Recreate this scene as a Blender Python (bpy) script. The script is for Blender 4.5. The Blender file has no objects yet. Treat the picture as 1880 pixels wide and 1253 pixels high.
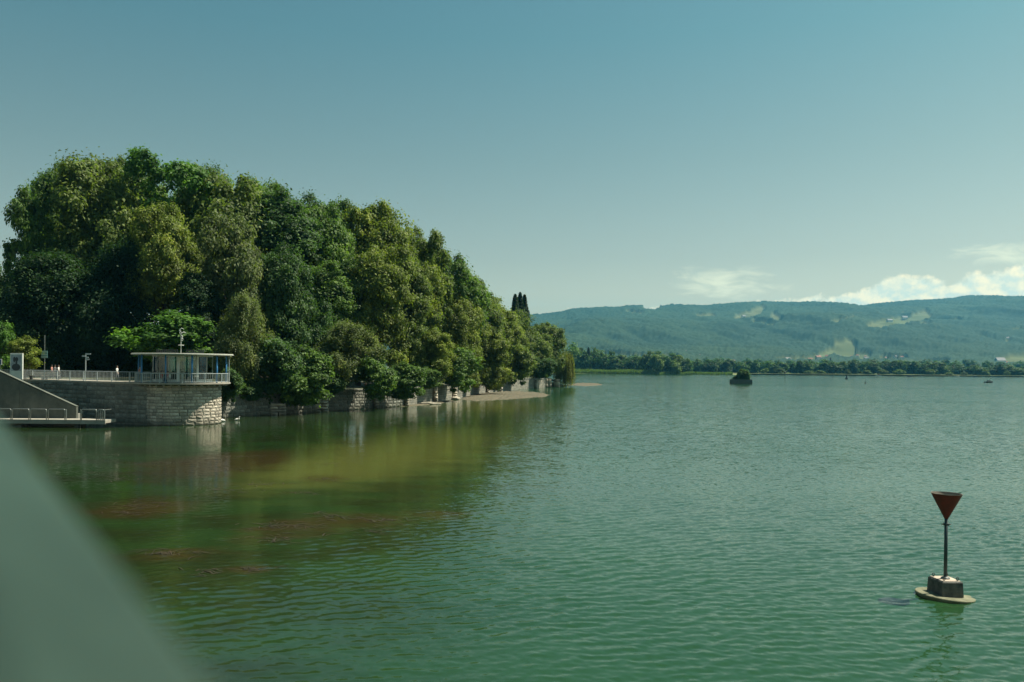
import bpy, bmesh, math, random
import numpy as np
from mathutils import Vector, Matrix

random.seed(7)
RNG = np.random.default_rng(7)
R = math.radians
sc = bpy.context.scene
C = sc.collection

# ------------------------------------------------------------------ camera
F = 1500.0          # focal length in pixels of a 1880 px wide frame
CAMZ = 6.5
HY = 674.0          # horizon row at the middle of the frame
ROLL = 0.0085
cam_d = bpy.data.cameras.new('camera')
cam = bpy.data.objects.new('camera', cam_d)
C.objects.link(cam)
cam.location = (0, 0, CAMZ)
cam.rotation_euler = (math.pi / 2, -ROLL, 0)
cam_d.sensor_width = 36.0
cam_d.lens = F / 1880 * 36
cam_d.shift_y = (HY - 626.5) / 1880
cam_d.clip_start = 0.02
cam_d.clip_end = 40000
cam_d.dof.use_dof = True
cam_d.dof.focus_distance = 75
cam_d.dof.aperture_fstop = 1.25
sc.camera = cam

# ------------------------------------------------------------------ light and sky
SUN_EL, SUN_AZ = R(57), R(70)          # azimuth from the view axis towards the right
world = bpy.data.worlds.new('World')
sc.world = world
world.use_nodes = True

def build_world():
    nt = world.node_tree
    nt.nodes.clear()
    N, L = nt.nodes.new, nt.links.new
    out = N('ShaderNodeOutputWorld')
    bg = N('ShaderNodeBackground')
    bg.inputs['Strength'].default_value = 0.060
    L(bg.outputs[0], out.inputs[0])
    sky = N('ShaderNodeTexSky')
    sky.sky_type = 'NISHITA'
    sky.sun_disc = False
    sky.sun_elevation = SUN_EL
    sky.sun_rotation = SUN_AZ
    sky.altitude = 400
    sky.air_density = 1.0
    sky.dust_density = 2.4
    sky.ozone_density = 1.4
    tint = N('ShaderNodeMix'); tint.data_type = 'RGBA'; tint.blend_type = 'MULTIPLY'
    tint.inputs[0].default_value = 1.0
    L(sky.outputs[0], tint.inputs[6])
    rmp = N('ShaderNodeValToRGB')
    stops = [(0.0, (1.50, 1.26, .80)), (.17, (1.50, 1.21, .755)), (.25, (1.26, 1.08, .70)), (.47, (.95, .99, .66)), (.73, (.64, .94, .68)), (1.0, (.54, .90, .70))]
    el_ = rmp.color_ramp.elements
    while len(el_) < len(stops): el_.new(0.5)
    for e_, (p_, c_) in zip(el_, stops):
        e_.position = p_; e_.color = (*(v / 1.5 for v in c_), 1)
    scl_ = N('ShaderNodeVectorMath'); scl_.operation = 'SCALE'; scl_.inputs['Scale'].default_value = 1.5
    L(rmp.outputs[0], scl_.inputs[0]); L(scl_.outputs[0], tint.inputs[7])
    # clouds by direction
    tc = N('ShaderNodeTexCoord')
    sep = N('ShaderNodeSeparateXYZ'); L(tc.outputs['Generated'], sep.inputs[0])
    def M(op, a, b=None, c=None):
        n = N('ShaderNodeMath'); n.operation = op
        for i, v in enumerate((a, b, c)):
            if v is None: continue
            if isinstance(v, (int, float)): n.inputs[i].default_value = v
            else: L(v, n.inputs[i])
        return n.outputs[0]
    az = M('ARCTAN2', sep.outputs[0], sep.outputs[1])
    el = M('ARCSINE', sep.outputs[2])
    azd = M('MULTIPLY', az, 180 / math.pi)
    eld = M('MULTIPLY', el, 180 / math.pi)
    L(M('DIVIDE', eld, 30.0), rmp.inputs[0])
    def noise(scale, det, rough, du=0.0, dv=0.0, sv=1.0, seed=0.0, dist=0.0):
        cx = M('ADD', azd, du)
        cy = M('MULTIPLY', M('ADD', eld, dv), sv)
        comb = N('ShaderNodeCombineXYZ')
        L(cx, comb.inputs[0]); L(cy, comb.inputs[1]); comb.inputs[2].default_value = seed
        n = N('ShaderNodeTexNoise'); n.noise_dimensions = '3D'
        n.inputs['Scale'].default_value = scale
        n.inputs['Detail'].default_value = det
        n.inputs['Roughness'].default_value = rough
        n.inputs['Distortion'].default_value = dist
        L(comb.outputs[0], n.inputs['Vector'])
        return n.outputs[0]
    # height of the cumulus tops, in degrees of elevation, round the whole horizon
    fc = N('ShaderNodeFloatCurve')
    L(M('DIVIDE', M('ADD', azd, 180), 360), fc.inputs['Value'])
    cv = fc.mapping.curves[0]
    pts = [(-180, 5.5), (-130, 6.5), (-90, 4.5), (-50, 4.0), (-25, 3.0), (-8, 2.6), (2, 3.2), (3.2, 4.15), (6, 3.3), (8.6, 3.6), (9.8, 4.15),
           (11.2, 4.2), (12.5, 3.6), (17, 4.2), (20, 4.7), (23, 4.95), (24.6, 5.95), (26.6, 5.9), (27.6, 5.2), (28.8, 5.6), (30.2, 6.6), (30.9, 5.9), (31.8, 6.7),
           (33, 6.9), (37, 5.8), (50, 6.0), (80, 5.5), (120, 6.0), (180, 5.5)]
    while len(cv.points) > 2: cv.points.remove(cv.points[1])
    cv.points[0].location = (0, 0.55); cv.points[1].location = (1, 0.55)
    for a, h in pts[1:-1]:
        cv.points.new((a + 180) / 360, h / 10)
    for p in cv.points: p.handle_type = 'VECTOR'
    fc.mapping.update()
    env = M('MULTIPLY', fc.outputs[0], 10)
    b1 = noise(0.85, 7, 0.55, sv=1.15)
    b2 = noise(0.85, 7, 0.55, du=0.30, dv=0.28, sv=1.15)      # the same field a little towards the sun
    d = M('ADD', M('MULTIPLY', M('SUBTRACT', env, eld), 0.85), M('MULTIPLY', M('SUBTRACT', b1, 0.5), 2.0))
    mr = N('ShaderNodeMapRange'); mr.interpolation_type = 'SMOOTHSTEP'
    mr.inputs['From Min'].default_value = -0.10; mr.inputs['From Max'].default_value = 0.30
    L(d, mr.inputs['Value'])
    mask = mr.outputs[0]
    lit = N('ShaderNodeMapRange')
    lit.inputs['From Min'].default_value = -0.10; lit.inputs['From Max'].default_value = 0.12
    L(M('SUBTRACT', b1, b2), lit.inputs['Value'])
    ccol = N('ShaderNodeMix'); ccol.data_type = 'RGBA'
    L(lit.outputs[0], ccol.inputs[0])
    ccol.inputs[6].default_value = (8.0, 8.6, 6.6, 1)
    ccol.inputs[7].default_value = (12.6, 10.8, 6.5, 1)
    # thin high veil
    v1 = noise(0.42, 6, 0.6, sv=3.0, seed=4.0, dist=0.6)
    def bump(x, c, w):
        return M('MAXIMUM', M('SUBTRACT', 1.0, M('POWER', M('DIVIDE', M('SUBTRACT', x, c), w), 2.0)), 0.0)
    veil_env = M('ADD', M('MULTIPLY', bump(azd, 14.6, 5.2), bump(eld, 5.7, 1.9)), M('MULTIPLY', bump(azd, 33.0, 6.5), bump(eld, 7.0, 1.1)))
    vr = N('ShaderNodeMapRange'); vr.interpolation_type = 'SMOOTHSTEP'
    vr.inputs['From Min'].default_value = 0.80; vr.inputs['From Max'].default_value = 1.30
    vr.inputs['To Max'].default_value = 0.58
    L(M('ADD', v1, M('MULTIPLY', veil_env, 0.62)), vr.inputs['Value'])
    m1 = N('ShaderNodeMix'); m1.data_type = 'RGBA'
    L(vr.outputs[0], m1.inputs[0]); L(tint.outputs[2], m1.inputs[6]); m1.inputs[7].default_value = (11.5, 11.2, 7.2, 1)
    m2 = N('ShaderNodeMix'); m2.data_type = 'RGBA'
    L(M('MULTIPLY', mask, 0.93), m2.inputs[0]); L(m1.outputs[2], m2.inputs[6]); L(ccol.outputs[2], m2.inputs[7])
    L(m2.outputs[2], bg.inputs['Color'])
build_world()

sun_d = bpy.data.lights.new('sun', 'SUN')
sun_d.energy = 5.0
sun_d.angle = R(0.5)
sun_d.color = (1.0, 0.93, 0.76)
sun = bpy.data.objects.new('sun', sun_d)
C.objects.link(sun)
sv = Vector((math.sin(SUN_AZ) * math.cos(SUN_EL), math.cos(SUN_AZ) * math.cos(SUN_EL), math.sin(SUN_EL)))
sun.rotation_euler = sv.to_track_quat('Z', 'Y').to_euler()
sun.location = sv * 300

sc.view_settings.view_transform = 'Standard'
sc.view_settings.look = 'None'
sc.view_settings.gamma = 1
sc.view_settings.use_curve_mapping = False
sc.view_settings.exposure = 0.85
sc.render.engine = 'CYCLES'
sc.cycles.sample_clamp_direct = 2.0
sc.cycles.max_bounces = 6
sc.cycles.transparent_max_bounces = 8
sc.cycles.caustics_reflective = False
sc.cycles.caustics_refractive = False

# ------------------------------------------------------------------ helpers
CR, SR = math.cos(ROLL), math.sin(ROLL)

def uv0(x, y):
    u, v = x - 940, y - HY
    return u * CR + v * SR, -u * SR + v * CR

def W(x, y, Y):
    """world point seen at photo pixel (x, y) at distance Y"""
    u, v = uv0(x, y)
    return Vector((u / F * Y, Y, CAMZ - v / F * Y))

def G(x, y, z=0.0):
    """world point on the level z seen at photo pixel (x, y)"""
    u, v = uv0(x, y)
    Y = (CAMZ - z) * F / v
    return Vector((u / F * Y, Y, z))

def pix(X, Y, Z):
    u, v = X / Y * F, (CAMZ - Z) / Y * F
    return 940 + u * CR - v * SR, HY + u * SR + v * CR

def hash2(ix, iy, seed):
    h = (ix.astype(np.int64) * 374761393 + iy.astype(np.int64) * 668265263 + seed * 974711) & 0xFFFFFFFF
    h = ((h ^ (h >> 13)) * 1274126177) & 0xFFFFFFFF
    h = h ^ (h >> 16)
    return (h & 0xFFFFFF) / float(0xFFFFFF)

def vnoise(x, y, seed=0):
    x = np.asarray(x, float); y = np.asarray(y, float)
    ix, iy = np.floor(x), np.floor(y)
    fx, fy = x - ix, y - iy
    fx = fx * fx * (3 - 2 * fx); fy = fy * fy * (3 - 2 * fy)
    a = hash2(ix, iy, seed); b = hash2(ix + 1, iy, seed)
    c = hash2(ix, iy + 1, seed); d = hash2(ix + 1, iy + 1, seed)
    return (a * (1 - fx) + b * fx) * (1 - fy) + (c * (1 - fx) + d * fx) * fy

def fbm(x, y, seed=0, octv=4, gain=0.5):
    s, a, t = 0, 1.0, 0
    for o in range(octv):
        s = s + a * vnoise(x * 2 ** o + 17.3 * o, y * 2 ** o - 9.1 * o, seed + o)
        t += a; a *= gain
    return s / t

class MB:
    """collects shapes into one mesh"""
    def __init__(s): s.v, s.f, s.m = [], [], []
    def add(s, vs, fs, m=0):
        o = len(s.v)
        s.v += [tuple(v) for v in vs]
        s.f += [tuple(o + i for i in f) for f in fs]
        s.m += [m] * len(fs)
        return s
    def box(s, c, size, rz=0.0, m=0, rot=None):
        hx, hy, hz = size[0] / 2, size[1] / 2, size[2] / 2
        vs = [Vector((x, y, z)) for z in (-hz, hz) for y in (-hy, hy) for x in (-hx, hx)]
        Mx = rot if rot is not None else Matrix.Rotation(rz, 3, 'Z')
        c = Vector(c)
        vs = [Mx @ v + c for v in vs]
        return s.add(vs, [(0, 2, 3, 1), (4, 5, 7, 6), (0, 1, 5, 4), (2, 6, 7, 3), (0, 4, 6, 2), (1, 3, 7, 5)], m)
    def tube(s, pts, rad, n=8, m=0, cap=True):
        pts = [Vector(p) for p in pts]
        if not isinstance(rad, (list, tuple)): rad = [rad] * len(pts)
        vs, fs = [], []
        ref = None
        for i, p in enumerate(pts):
            t = (pts[min(i + 1, len(pts) - 1)] - pts[max(i - 1, 0)]).normalized()
            if ref is None:
                ref = Vector((1, 0, 0)) if abs(t.x) < 0.8 else Vector((0, 1, 0))
            a = t.cross(ref).normalized(); b = a.cross(t).normalized(); ref = b
            for k in range(n):
                an = 2 * math.pi * k / n
                vs.append(p + rad[i] * (math.cos(an) * a + math.sin(an) * b))
        for i in range(len(pts) - 1):
            for k in range(n):
                k2 = (k + 1) % n
                fs.append((i * n + k, i * n + k2, (i + 1) * n + k2, (i + 1) * n + k))
        if cap:
            fs.append(tuple(range(n))[::-1]); fs.append(tuple((len(pts) - 1) * n + k for k in range(n)))
        return s.add(vs, fs, m)
    def lathe(s, prof, n=24, c=(0, 0, 0), m=0, a0=0.0, a1=2 * math.pi):
        full = abs(a1 - a0 - 2 * math.pi) < 1e-6
        nn = n if full else n + 1
        vs, fs = [], []
        for r, z in prof:
            for k in range(nn):
                an = a0 + (a1 - a0) * k / n
                vs.append((c[0] + r * math.cos(an), c[1] + r * math.sin(an), c[2] + z))
        for i in range(len(prof) - 1):
            for k in range(n):
                k2 = (k + 1) % nn
                fs.append((i * nn + k, i * nn + k2, (i + 1) * nn + k2, (i + 1) * nn + k))
        return s.add(vs, fs, m)
    def mesh(s, name, smooth=False):
        me = bpy.data.meshes.new(name)
        me.from_pydata(s.v, [], s.f)
        me.validate()
        if len(me.polygons) == len(s.m):
            me.polygons.foreach_set('material_index', s.m)
        if smooth: me.polygons.foreach_set('use_smooth', [True] * len(me.polygons))
        me.update()
        return me
    def build(s, name, mats, parent=None, smooth=False, bevel=0.0):
        me = s.mesh(name, smooth)
        o = link(name, me, mats, parent)
        if bevel > 0:
            b = o.modifiers.new('bevel', 'BEVEL'); b.width = bevel; b.segments = 2; b.limit_method = 'ANGLE'
        return o

def link(name, me, mats=None, parent=None):
    o = bpy.data.objects.new(name, me)
    C.objects.link(o)
    if mats is not None and len(me.materials) == 0:
        for m in (mats if isinstance(mats, (list, tuple)) else [mats]): me.materials.append(m)
    if parent is not None: o.parent = parent
    return o

def tag(o, label=None, cat=None, group=None, kind=None):
    if label: o['label'] = label
    if cat: o['category'] = cat
    if group: o['group'] = group
    if kind: o['kind'] = kind
    return o

def empty(name, loc, rz=0.0):
    o = bpy.data.objects.new(name, None)
    o.empty_display_size = 0.2
    C.objects.link(o)
    o.location = loc; o.rotation_euler = (0, 0, rz)
    return o

def np_mesh(name, verts, faces, smooth=True):
    """verts (n,3), faces (m,k) numpy"""
    me = bpy.data.meshes.new(name)
    nv, nf, k = len(verts), len(faces), faces.shape[1]
    me.vertices.add(nv)
    me.vertices.foreach_set('co', np.ascontiguousarray(verts, dtype=np.float32).ravel())
    me.loops.add(nf * k)
    me.loops.foreach_set('vertex_index', np.ascontiguousarray(faces, dtype=np.int32).ravel())
    me.polygons.add(nf)
    me.polygons.foreach_set('loop_start', np.arange(0, nf * k, k, dtype=np.int32))
    me.polygons.foreach_set('loop_total', np.full(nf, k, dtype=np.int32))
    if smooth: me.polygons.foreach_set('use_smooth', np.ones(nf, dtype=bool))
    me.update(calc_edges=True)
    return me

# ------------------------------------------------------------------ materials
def mat(name, col, rough=0.7, var=0.25, scale=3.0, bump=0.0, bscale=20.0, spec=0.4, metal=0.0, col2=None, coords='Object'):
    m = bpy.data.materials.new(name)
    m.use_nodes = True
    nt = m.node_tree; N, L = nt.nodes.new, nt.links.new
    p = nt.nodes['Principled BSDF']
    p.inputs['Roughness'].default_value = rough
    p.inputs['Specular IOR Level'].default_value = spec
    p.inputs['Metallic'].default_value = metal
    tc = N('ShaderNodeTexCoord')
    n = N('ShaderNodeTexNoise'); n.inputs['Scale'].default_value = scale; n.inputs['Detail'].default_value = 6
    n.inputs['Roughness'].default_value = 0.65
    L(tc.outputs[coords], n.inputs['Vector'])
    r = N('ShaderNodeValToRGB')
    c2 = col2 if col2 else tuple(c * (1 - var) for c in col)
    c1 = tuple(min(1, c * (1 + (0 if col2 else var))) for c in col)
    r.color_ramp.elements[0].position = 0.35; r.color_ramp.elements[0].color = (*c2, 1)
    r.color_ramp.elements[1].position = 0.65; r.color_ramp.elements[1].color = (*c1, 1)
    L(n.outputs[0], r.inputs[0]); L(r.outputs[0], p.inputs['Base Color'])
    if bump > 0:
        n2 = N('ShaderNodeTexNoise'); n2.inputs['Scale'].default_value = bscale; n2.inputs['Detail'].default_value = 8
        L(tc.outputs[coords], n2.inputs['Vector'])
        b = N('ShaderNodeBump'); b.inputs['Strength'].default_value = bump; b.inputs['Distance'].default_value = 0.05
        L(n2.outputs[0], b.inputs['Height']); L(b.outputs[0], p.inputs['Normal'])
    return m

def stone_mat(name, col, dark):
    """weathered stone; each stone a little different through its object random"""
    m = mat(name, col, rough=0.85, scale=2.2, bump=0.6, bscale=9.0, col2=dark, spec=0.25)
    nt = m.node_tree; N, L = nt.nodes.new, nt.links.new
    p = nt.nodes['Principled BSDF']
    src = p.inputs['Base Color'].links[0].from_socket
    oi = N('ShaderNodeObjectInfo')
    mr = N('ShaderNodeMapRange'); mr.inputs['To Min'].default_value = 0.62; mr.inputs['To Max'].default_value = 1.25
    L(oi.outputs['Random'], mr.inputs['Value'])
    mx = N('ShaderNodeVectorMath'); mx.operation = 'SCALE'
    L(src, mx.inputs[0]); L(mr.outputs[0], mx.inputs['Scale'])
    # algae stain near the waterline and dark runs down the face
    geo = N('ShaderNodeNewGeometry'); sp = N('ShaderNodeSeparateXYZ'); L(geo.outputs['Position'], sp.inputs[0])
    mp = N('ShaderNodeMapping'); mp.inputs['Scale'].default_value = (1.1, 1.1, 0.12); L(geo.outputs['Position'], mp.inputs['Vector'])
    ns = N('ShaderNodeTexNoise'); ns.inputs['Scale'].default_value = 1.0; ns.inputs['Detail'].default_value = 5; L(mp.outputs[0], ns.inputs['Vector'])
    zz = N('ShaderNodeMath'); zz.operation = 'MULTIPLY_ADD'; L(ns.outputs[0], zz.inputs[0]); zz.inputs[1].default_value = -1.6; L(sp.outputs[2], zz.inputs[2])
    st = N('ShaderNodeMapRange'); st.inputs['From Min'].default_value = -0.7; st.inputs['From Max'].default_value = 0.1; st.inputs['To Min'].default_value = 0.75; st.inputs['To Max'].default_value = 0.0
    L(zz.outputs[0], st.inputs['Value'])
    rn = N('ShaderNodeMapRange'); rn.inputs['From Min'].default_value = 0.52; rn.inputs['From Max'].default_value = 0.75; rn.inputs['To Max'].default_value = 0.6
    L(ns.outputs[0], rn.inputs['Value'])
    mxm = N('ShaderNodeMath'); mxm.operation = 'MAXIMUM'; L(st.outputs[0], mxm.inputs[0]); L(rn.outputs[0], mxm.inputs[1])
    mc = N('ShaderNodeMix'); mc.data_type = 'RGBA'; L(mxm.outputs[0], mc.inputs[0]); L(mx.outputs[0], mc.inputs[6]); mc.inputs[7].default_value = (0.085, 0.085, 0.06, 1)
    L(mc.outputs[2], p.inputs['Base Color'])
    return m

def leaf_mat(name='leaf', trans=0.38):
    m = bpy.data.materials.new(name); m.use_nodes = True
    nt = m.node_tree; nt.nodes.clear(); N, L = nt.nodes.new, nt.links.new
    out = N('ShaderNodeOutputMaterial')
    oi = N('ShaderNodeObjectInfo')
    at = N('ShaderNodeAttribute'); at.attribute_name = 'tone'
    mr = N('ShaderNodeMapRange'); mr.inputs['To Min'].default_value = 0.5; mr.inputs['To Max'].default_value = 1.5
    L(at.outputs['Fac'], mr.inputs['Value'])
    s = N('ShaderNodeVectorMath'); s.operation = 'SCALE'
    L(oi.outputs['Color'], s.inputs[0]); L(mr.outputs[0], s.inputs['Scale'])
    # the lightest leaves run towards yellow, a few to brown
    mx = N('ShaderNodeMix'); mx.data_type = 'RGBA'; mx.blend_type = 'MULTIPLY'
    r2 = N('ShaderNodeMapRange'); r2.inputs['From Min'].default_value = 0.45; r2.inputs['From Max'].default_value = 1.0
    L(at.outputs['Fac'], r2.inputs['Value']); L(r2.outputs[0], mx.inputs[0])
    L(s.outputs[0], mx.inputs[6]); mx.inputs[7].default_value = (1.22, 1.04, 0.8, 1)
    p = N('ShaderNodeBsdfPrincipled')
    p.inputs['Roughness'].default_value = 0.6; p.inputs['Specular IOR Level'].default_value = 0.22
    L(mx.outputs[2], p.inputs['Base Color'])
    t = N('ShaderNodeBsdfTranslucent')
    tcol = N('ShaderNodeMix'); tcol.data_type = 'RGBA'; tcol.blend_type = 'MULTIPLY'; tcol.inputs[0].default_value = 1
    L(mx.outputs[2], tcol.inputs[6]); tcol.inputs[7].default_value = (1.3, 1.5, 0.5, 1)
    L(tcol.outputs[2], t.inputs['Color'])
    ms = N('ShaderNodeMixShader'); ms.inputs[0].default_value = trans
    L(p.outputs[0], ms.inputs[1]); L(t.outputs[0], ms.inputs[2]); L(ms.outputs[0], out.inputs[0])
    return m

def glass_mat(name, tint, alpha=0.45):
    m = bpy.data.materials.new(name); m.use_nodes = True
    nt = m.node_tree; nt.nodes.clear(); N, L = nt.nodes.new, nt.links.new
    out = N('ShaderNodeOutputMaterial')
    g = N('ShaderNodeBsdfGlossy'); g.inputs['Roughness'].default_value = 0.02; g.inputs['Color'].default_value = (0.8, 0.9, 0.88, 1)
    t = N('ShaderNodeBsdfTransparent'); t.inputs['Color'].default_value = (*tint, 1)
    fr = N('ShaderNodeFresnel'); fr.inputs['IOR'].default_value = 1.6
    ad = N('ShaderNodeMath'); ad.operation = 'ADD'; ad.inputs[1].default_value = alpha; L(fr.outputs[0], ad.inputs[0]); ad.use_clamp = True
    ms = N('ShaderNodeMixShader'); L(ad.outputs[0], ms.inputs[0]); L(t.outputs[0], ms.inputs[1]); L(g.outputs[0], ms.inputs[2])
    L(ms.outputs[0], out.inputs[0])
    return m

M_LEAF = leaf_mat()
M_BARK = mat('bark', (0.09, 0.07, 0.05), rough=0.95, scale=6, bump=0.8, bscale=14)
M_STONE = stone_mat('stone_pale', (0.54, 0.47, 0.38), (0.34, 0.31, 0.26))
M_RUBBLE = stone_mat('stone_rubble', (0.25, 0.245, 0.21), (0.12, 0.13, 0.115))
M_MORTAR = mat('mortar', (0.16, 0.155, 0.135), rough=0.95, scale=2.5, bump=0.5, bscale=12)
M_CONC = mat('concrete', (0.30, 0.29, 0.255), rough=0.9, scale=0.7, bump=0.3, bscale=18, col2=(0.20, 0.20, 0.175))
M_CONC_L = mat('concrete_light', (0.36, 0.33, 0.28), rough=0.85, scale=1.2, bump=0.2, bscale=18, col2=(0.26, 0.24, 0.20))
M_WHITE = mat('white_paint', (0.58, 0.60, 0.56), rough=0.4, var=0.06, scale=2.0)
M_RAIL = mat('rail_paint', (0.36, 0.40, 0.40), rough=0.45, var=0.10, scale=3.0)
M_STEEL = mat('steel', (0.22, 0.24, 0.23), rough=0.4, var=0.15, scale=5.0, metal=0.6)
M_BLUE = mat('blue_paint', (0.05, 0.20, 0.42), rough=0.4, var=0.12, scale=3.0)
M_ROOF = mat('roof_edge', (0.42, 0.42, 0.37), rough=0.7, var=0.12, scale=2.0)
M_DARK = mat('dark_metal', (0.035, 0.04, 0.045), rough=0.5, var=0.2)
M_GLASS = glass_mat('window_glass', (0.62, 0.80, 0.76), 0.0)

# ------------------------------------------------------------------ water
def water_mat():
    m = bpy.data.materials.new('lake_water'); m.use_nodes = True
    nt = m.node_tree; N, L = nt.nodes.new, nt.links.new
    p = nt.nodes['Principled BSDF']
    p.inputs['IOR'].default_value = 1.38
    p.inputs['Roughness'].default_value = 0.10
    geo = N('ShaderNodeNewGeometry')
    def noise(scale, vec=None, det=4, rough=0.55, sc3=None, rot=0.0):
        mp = N('ShaderNodeMapping'); mp.inputs['Scale'].default_value = sc3 or (1, 1, 1); mp.inputs['Rotation'].default_value = (0, 0, rot)
        L(geo.outputs['Position'], mp.inputs['Vector'])
        n = N('ShaderNodeTexNoise'); n.inputs['Scale'].default_value = scale; n.inputs['Detail'].default_value = det; n.inputs['Roughness'].default_value = rough
        L(mp.outputs[0], n.inputs['Vector'])
        return n.outputs[0]
    def mixc(f, a, b):
        n = N('ShaderNodeMix'); n.data_type = 'RGBA'
        if isinstance(f, float): n.inputs[0].default_value = f
        else: L(f, n.inputs[0])
        for i, v in ((6, a), (7, b)):
            if isinstance(v, tuple): n.inputs[i].default_value = (*v, 1)
            else: L(v, n.inputs[i])
        return n.outputs[2]
    def rng(v, a, b, c=0.0, d=1.0):
        n = N('ShaderNodeMapRange'); n.interpolation_type = 'SMOOTHSTEP'
        for k, x in (('From Min', a), ('From Max', b), ('To Min', c), ('To Max', d)): n.inputs[k].default_value = x
        L(v, n.inputs['Value']); return n.outputs[0]
    at = N('ShaderNodeAttribute'); at.attribute_name = 'shallow'
    at2 = N('ShaderNodeAttribute'); at2.attribute_name = 'weed'
    n1 = noise(0.05, det=5)
    body = mixc(rng(n1, 0.35, 0.65), (0.010, 0.040, 0.013), (0.015, 0.050, 0.017))
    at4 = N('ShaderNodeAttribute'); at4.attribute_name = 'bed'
    body = mixc(at4.outputs['Fac'], body, mixc(rng(noise(0.22, det=6, rough=0.65, sc3=(0.6, 1.2, 1)), 0.38, 0.62), (0.013, 0.020, 0.006), (0.014, 0.034, 0.009)))  # weedy bed tone, darkened too for the reflected trees
    n2 = noise(0.35, det=6, rough=0.65, sc3=(0.5, 1.6, 1))
    add = N('ShaderNodeMath'); add.operation = 'MULTIPLY_ADD'; L(n2, add.inputs[0]); add.inputs[1].default_value = 0.75; L(at.outputs['Fac'], add.inputs[2])
    body = mixc(rng(add.outputs[0], 0.45, 1.30), body, (0.075, 0.082, 0.020))
    n3 = noise(0.8, det=8, rough=0.72, sc3=(0.55, 1.25, 1), rot=0.2)
    wm = N('ShaderNodeMath'); wm.operation = 'ADD'; L(n3, wm.inputs[0]); L(at2.outputs['Fac'], wm.inputs[1])
    body = mixc(rng(wm.outputs[0], 0.82, 1.30, 0, 0.70), body, (0.036, 0.020, 0.008))
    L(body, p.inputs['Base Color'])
    # ripples finer than the modelled waves: slopes taken straight from noise, calmer in the lee of the trees
    at3 = N('ShaderNodeAttribute'); at3.attribute_name = 'chop'
    def slope(scale, k, sc3, rot):
        mp = N('ShaderNodeMapping'); mp.inputs['Scale'].default_value = sc3; mp.inputs['Rotation'].default_value = (0, 0, rot)
        L(geo.outputs['Position'], mp.inputs['Vector'])
        n = N('ShaderNodeTexNoise'); n.inputs['Scale'].default_value = scale; n.inputs['Detail'].default_value = 3; n.inputs['Roughness'].default_value = 0.6
        L(mp.outputs[0], n.inputs['Vector'])
        sub = N('ShaderNodeVectorMath'); sub.operation = 'SUBTRACT'; sub.inputs[1].default_value = (0.5, 0.5, 0.5); L(n.outputs['Color'], sub.inputs[0])
        mul = N('ShaderNodeVectorMath'); mul.operation = 'MULTIPLY'; mul.inputs[1].default_value = (k * 0.7, k, 0); L(sub.outputs[0], mul.inputs[0])
        return mul.outputs[0]
    ad1 = N('ShaderNodeVectorMath'); ad1.operation = 'ADD'; L(slope(6.2, 0.48, (0.6, 1.0, 1), 0.2), ad1.inputs[0]); L(slope(1.7, 0.24, (0.5, 1.0, 1), -0.15), ad1.inputs[1])
    scl = N('ShaderNodeVectorMath'); scl.operation = 'SCALE'; L(ad1.outputs[0], scl.inputs[0]); L(at3.outputs['Fac'], scl.inputs['Scale'])
    ad2 = N('ShaderNodeVectorMath'); ad2.operation = 'ADD'; L(geo.outputs['Normal'], ad2.inputs[0]); L(scl.outputs[0], ad2.inputs[1])
    nn = N('ShaderNodeVectorMath'); nn.operation = 'NORMALIZE'; L(ad2.outputs[0], nn.inputs[0])
    L(nn.outputs[0], p.inputs['Normal'])
    return m

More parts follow.
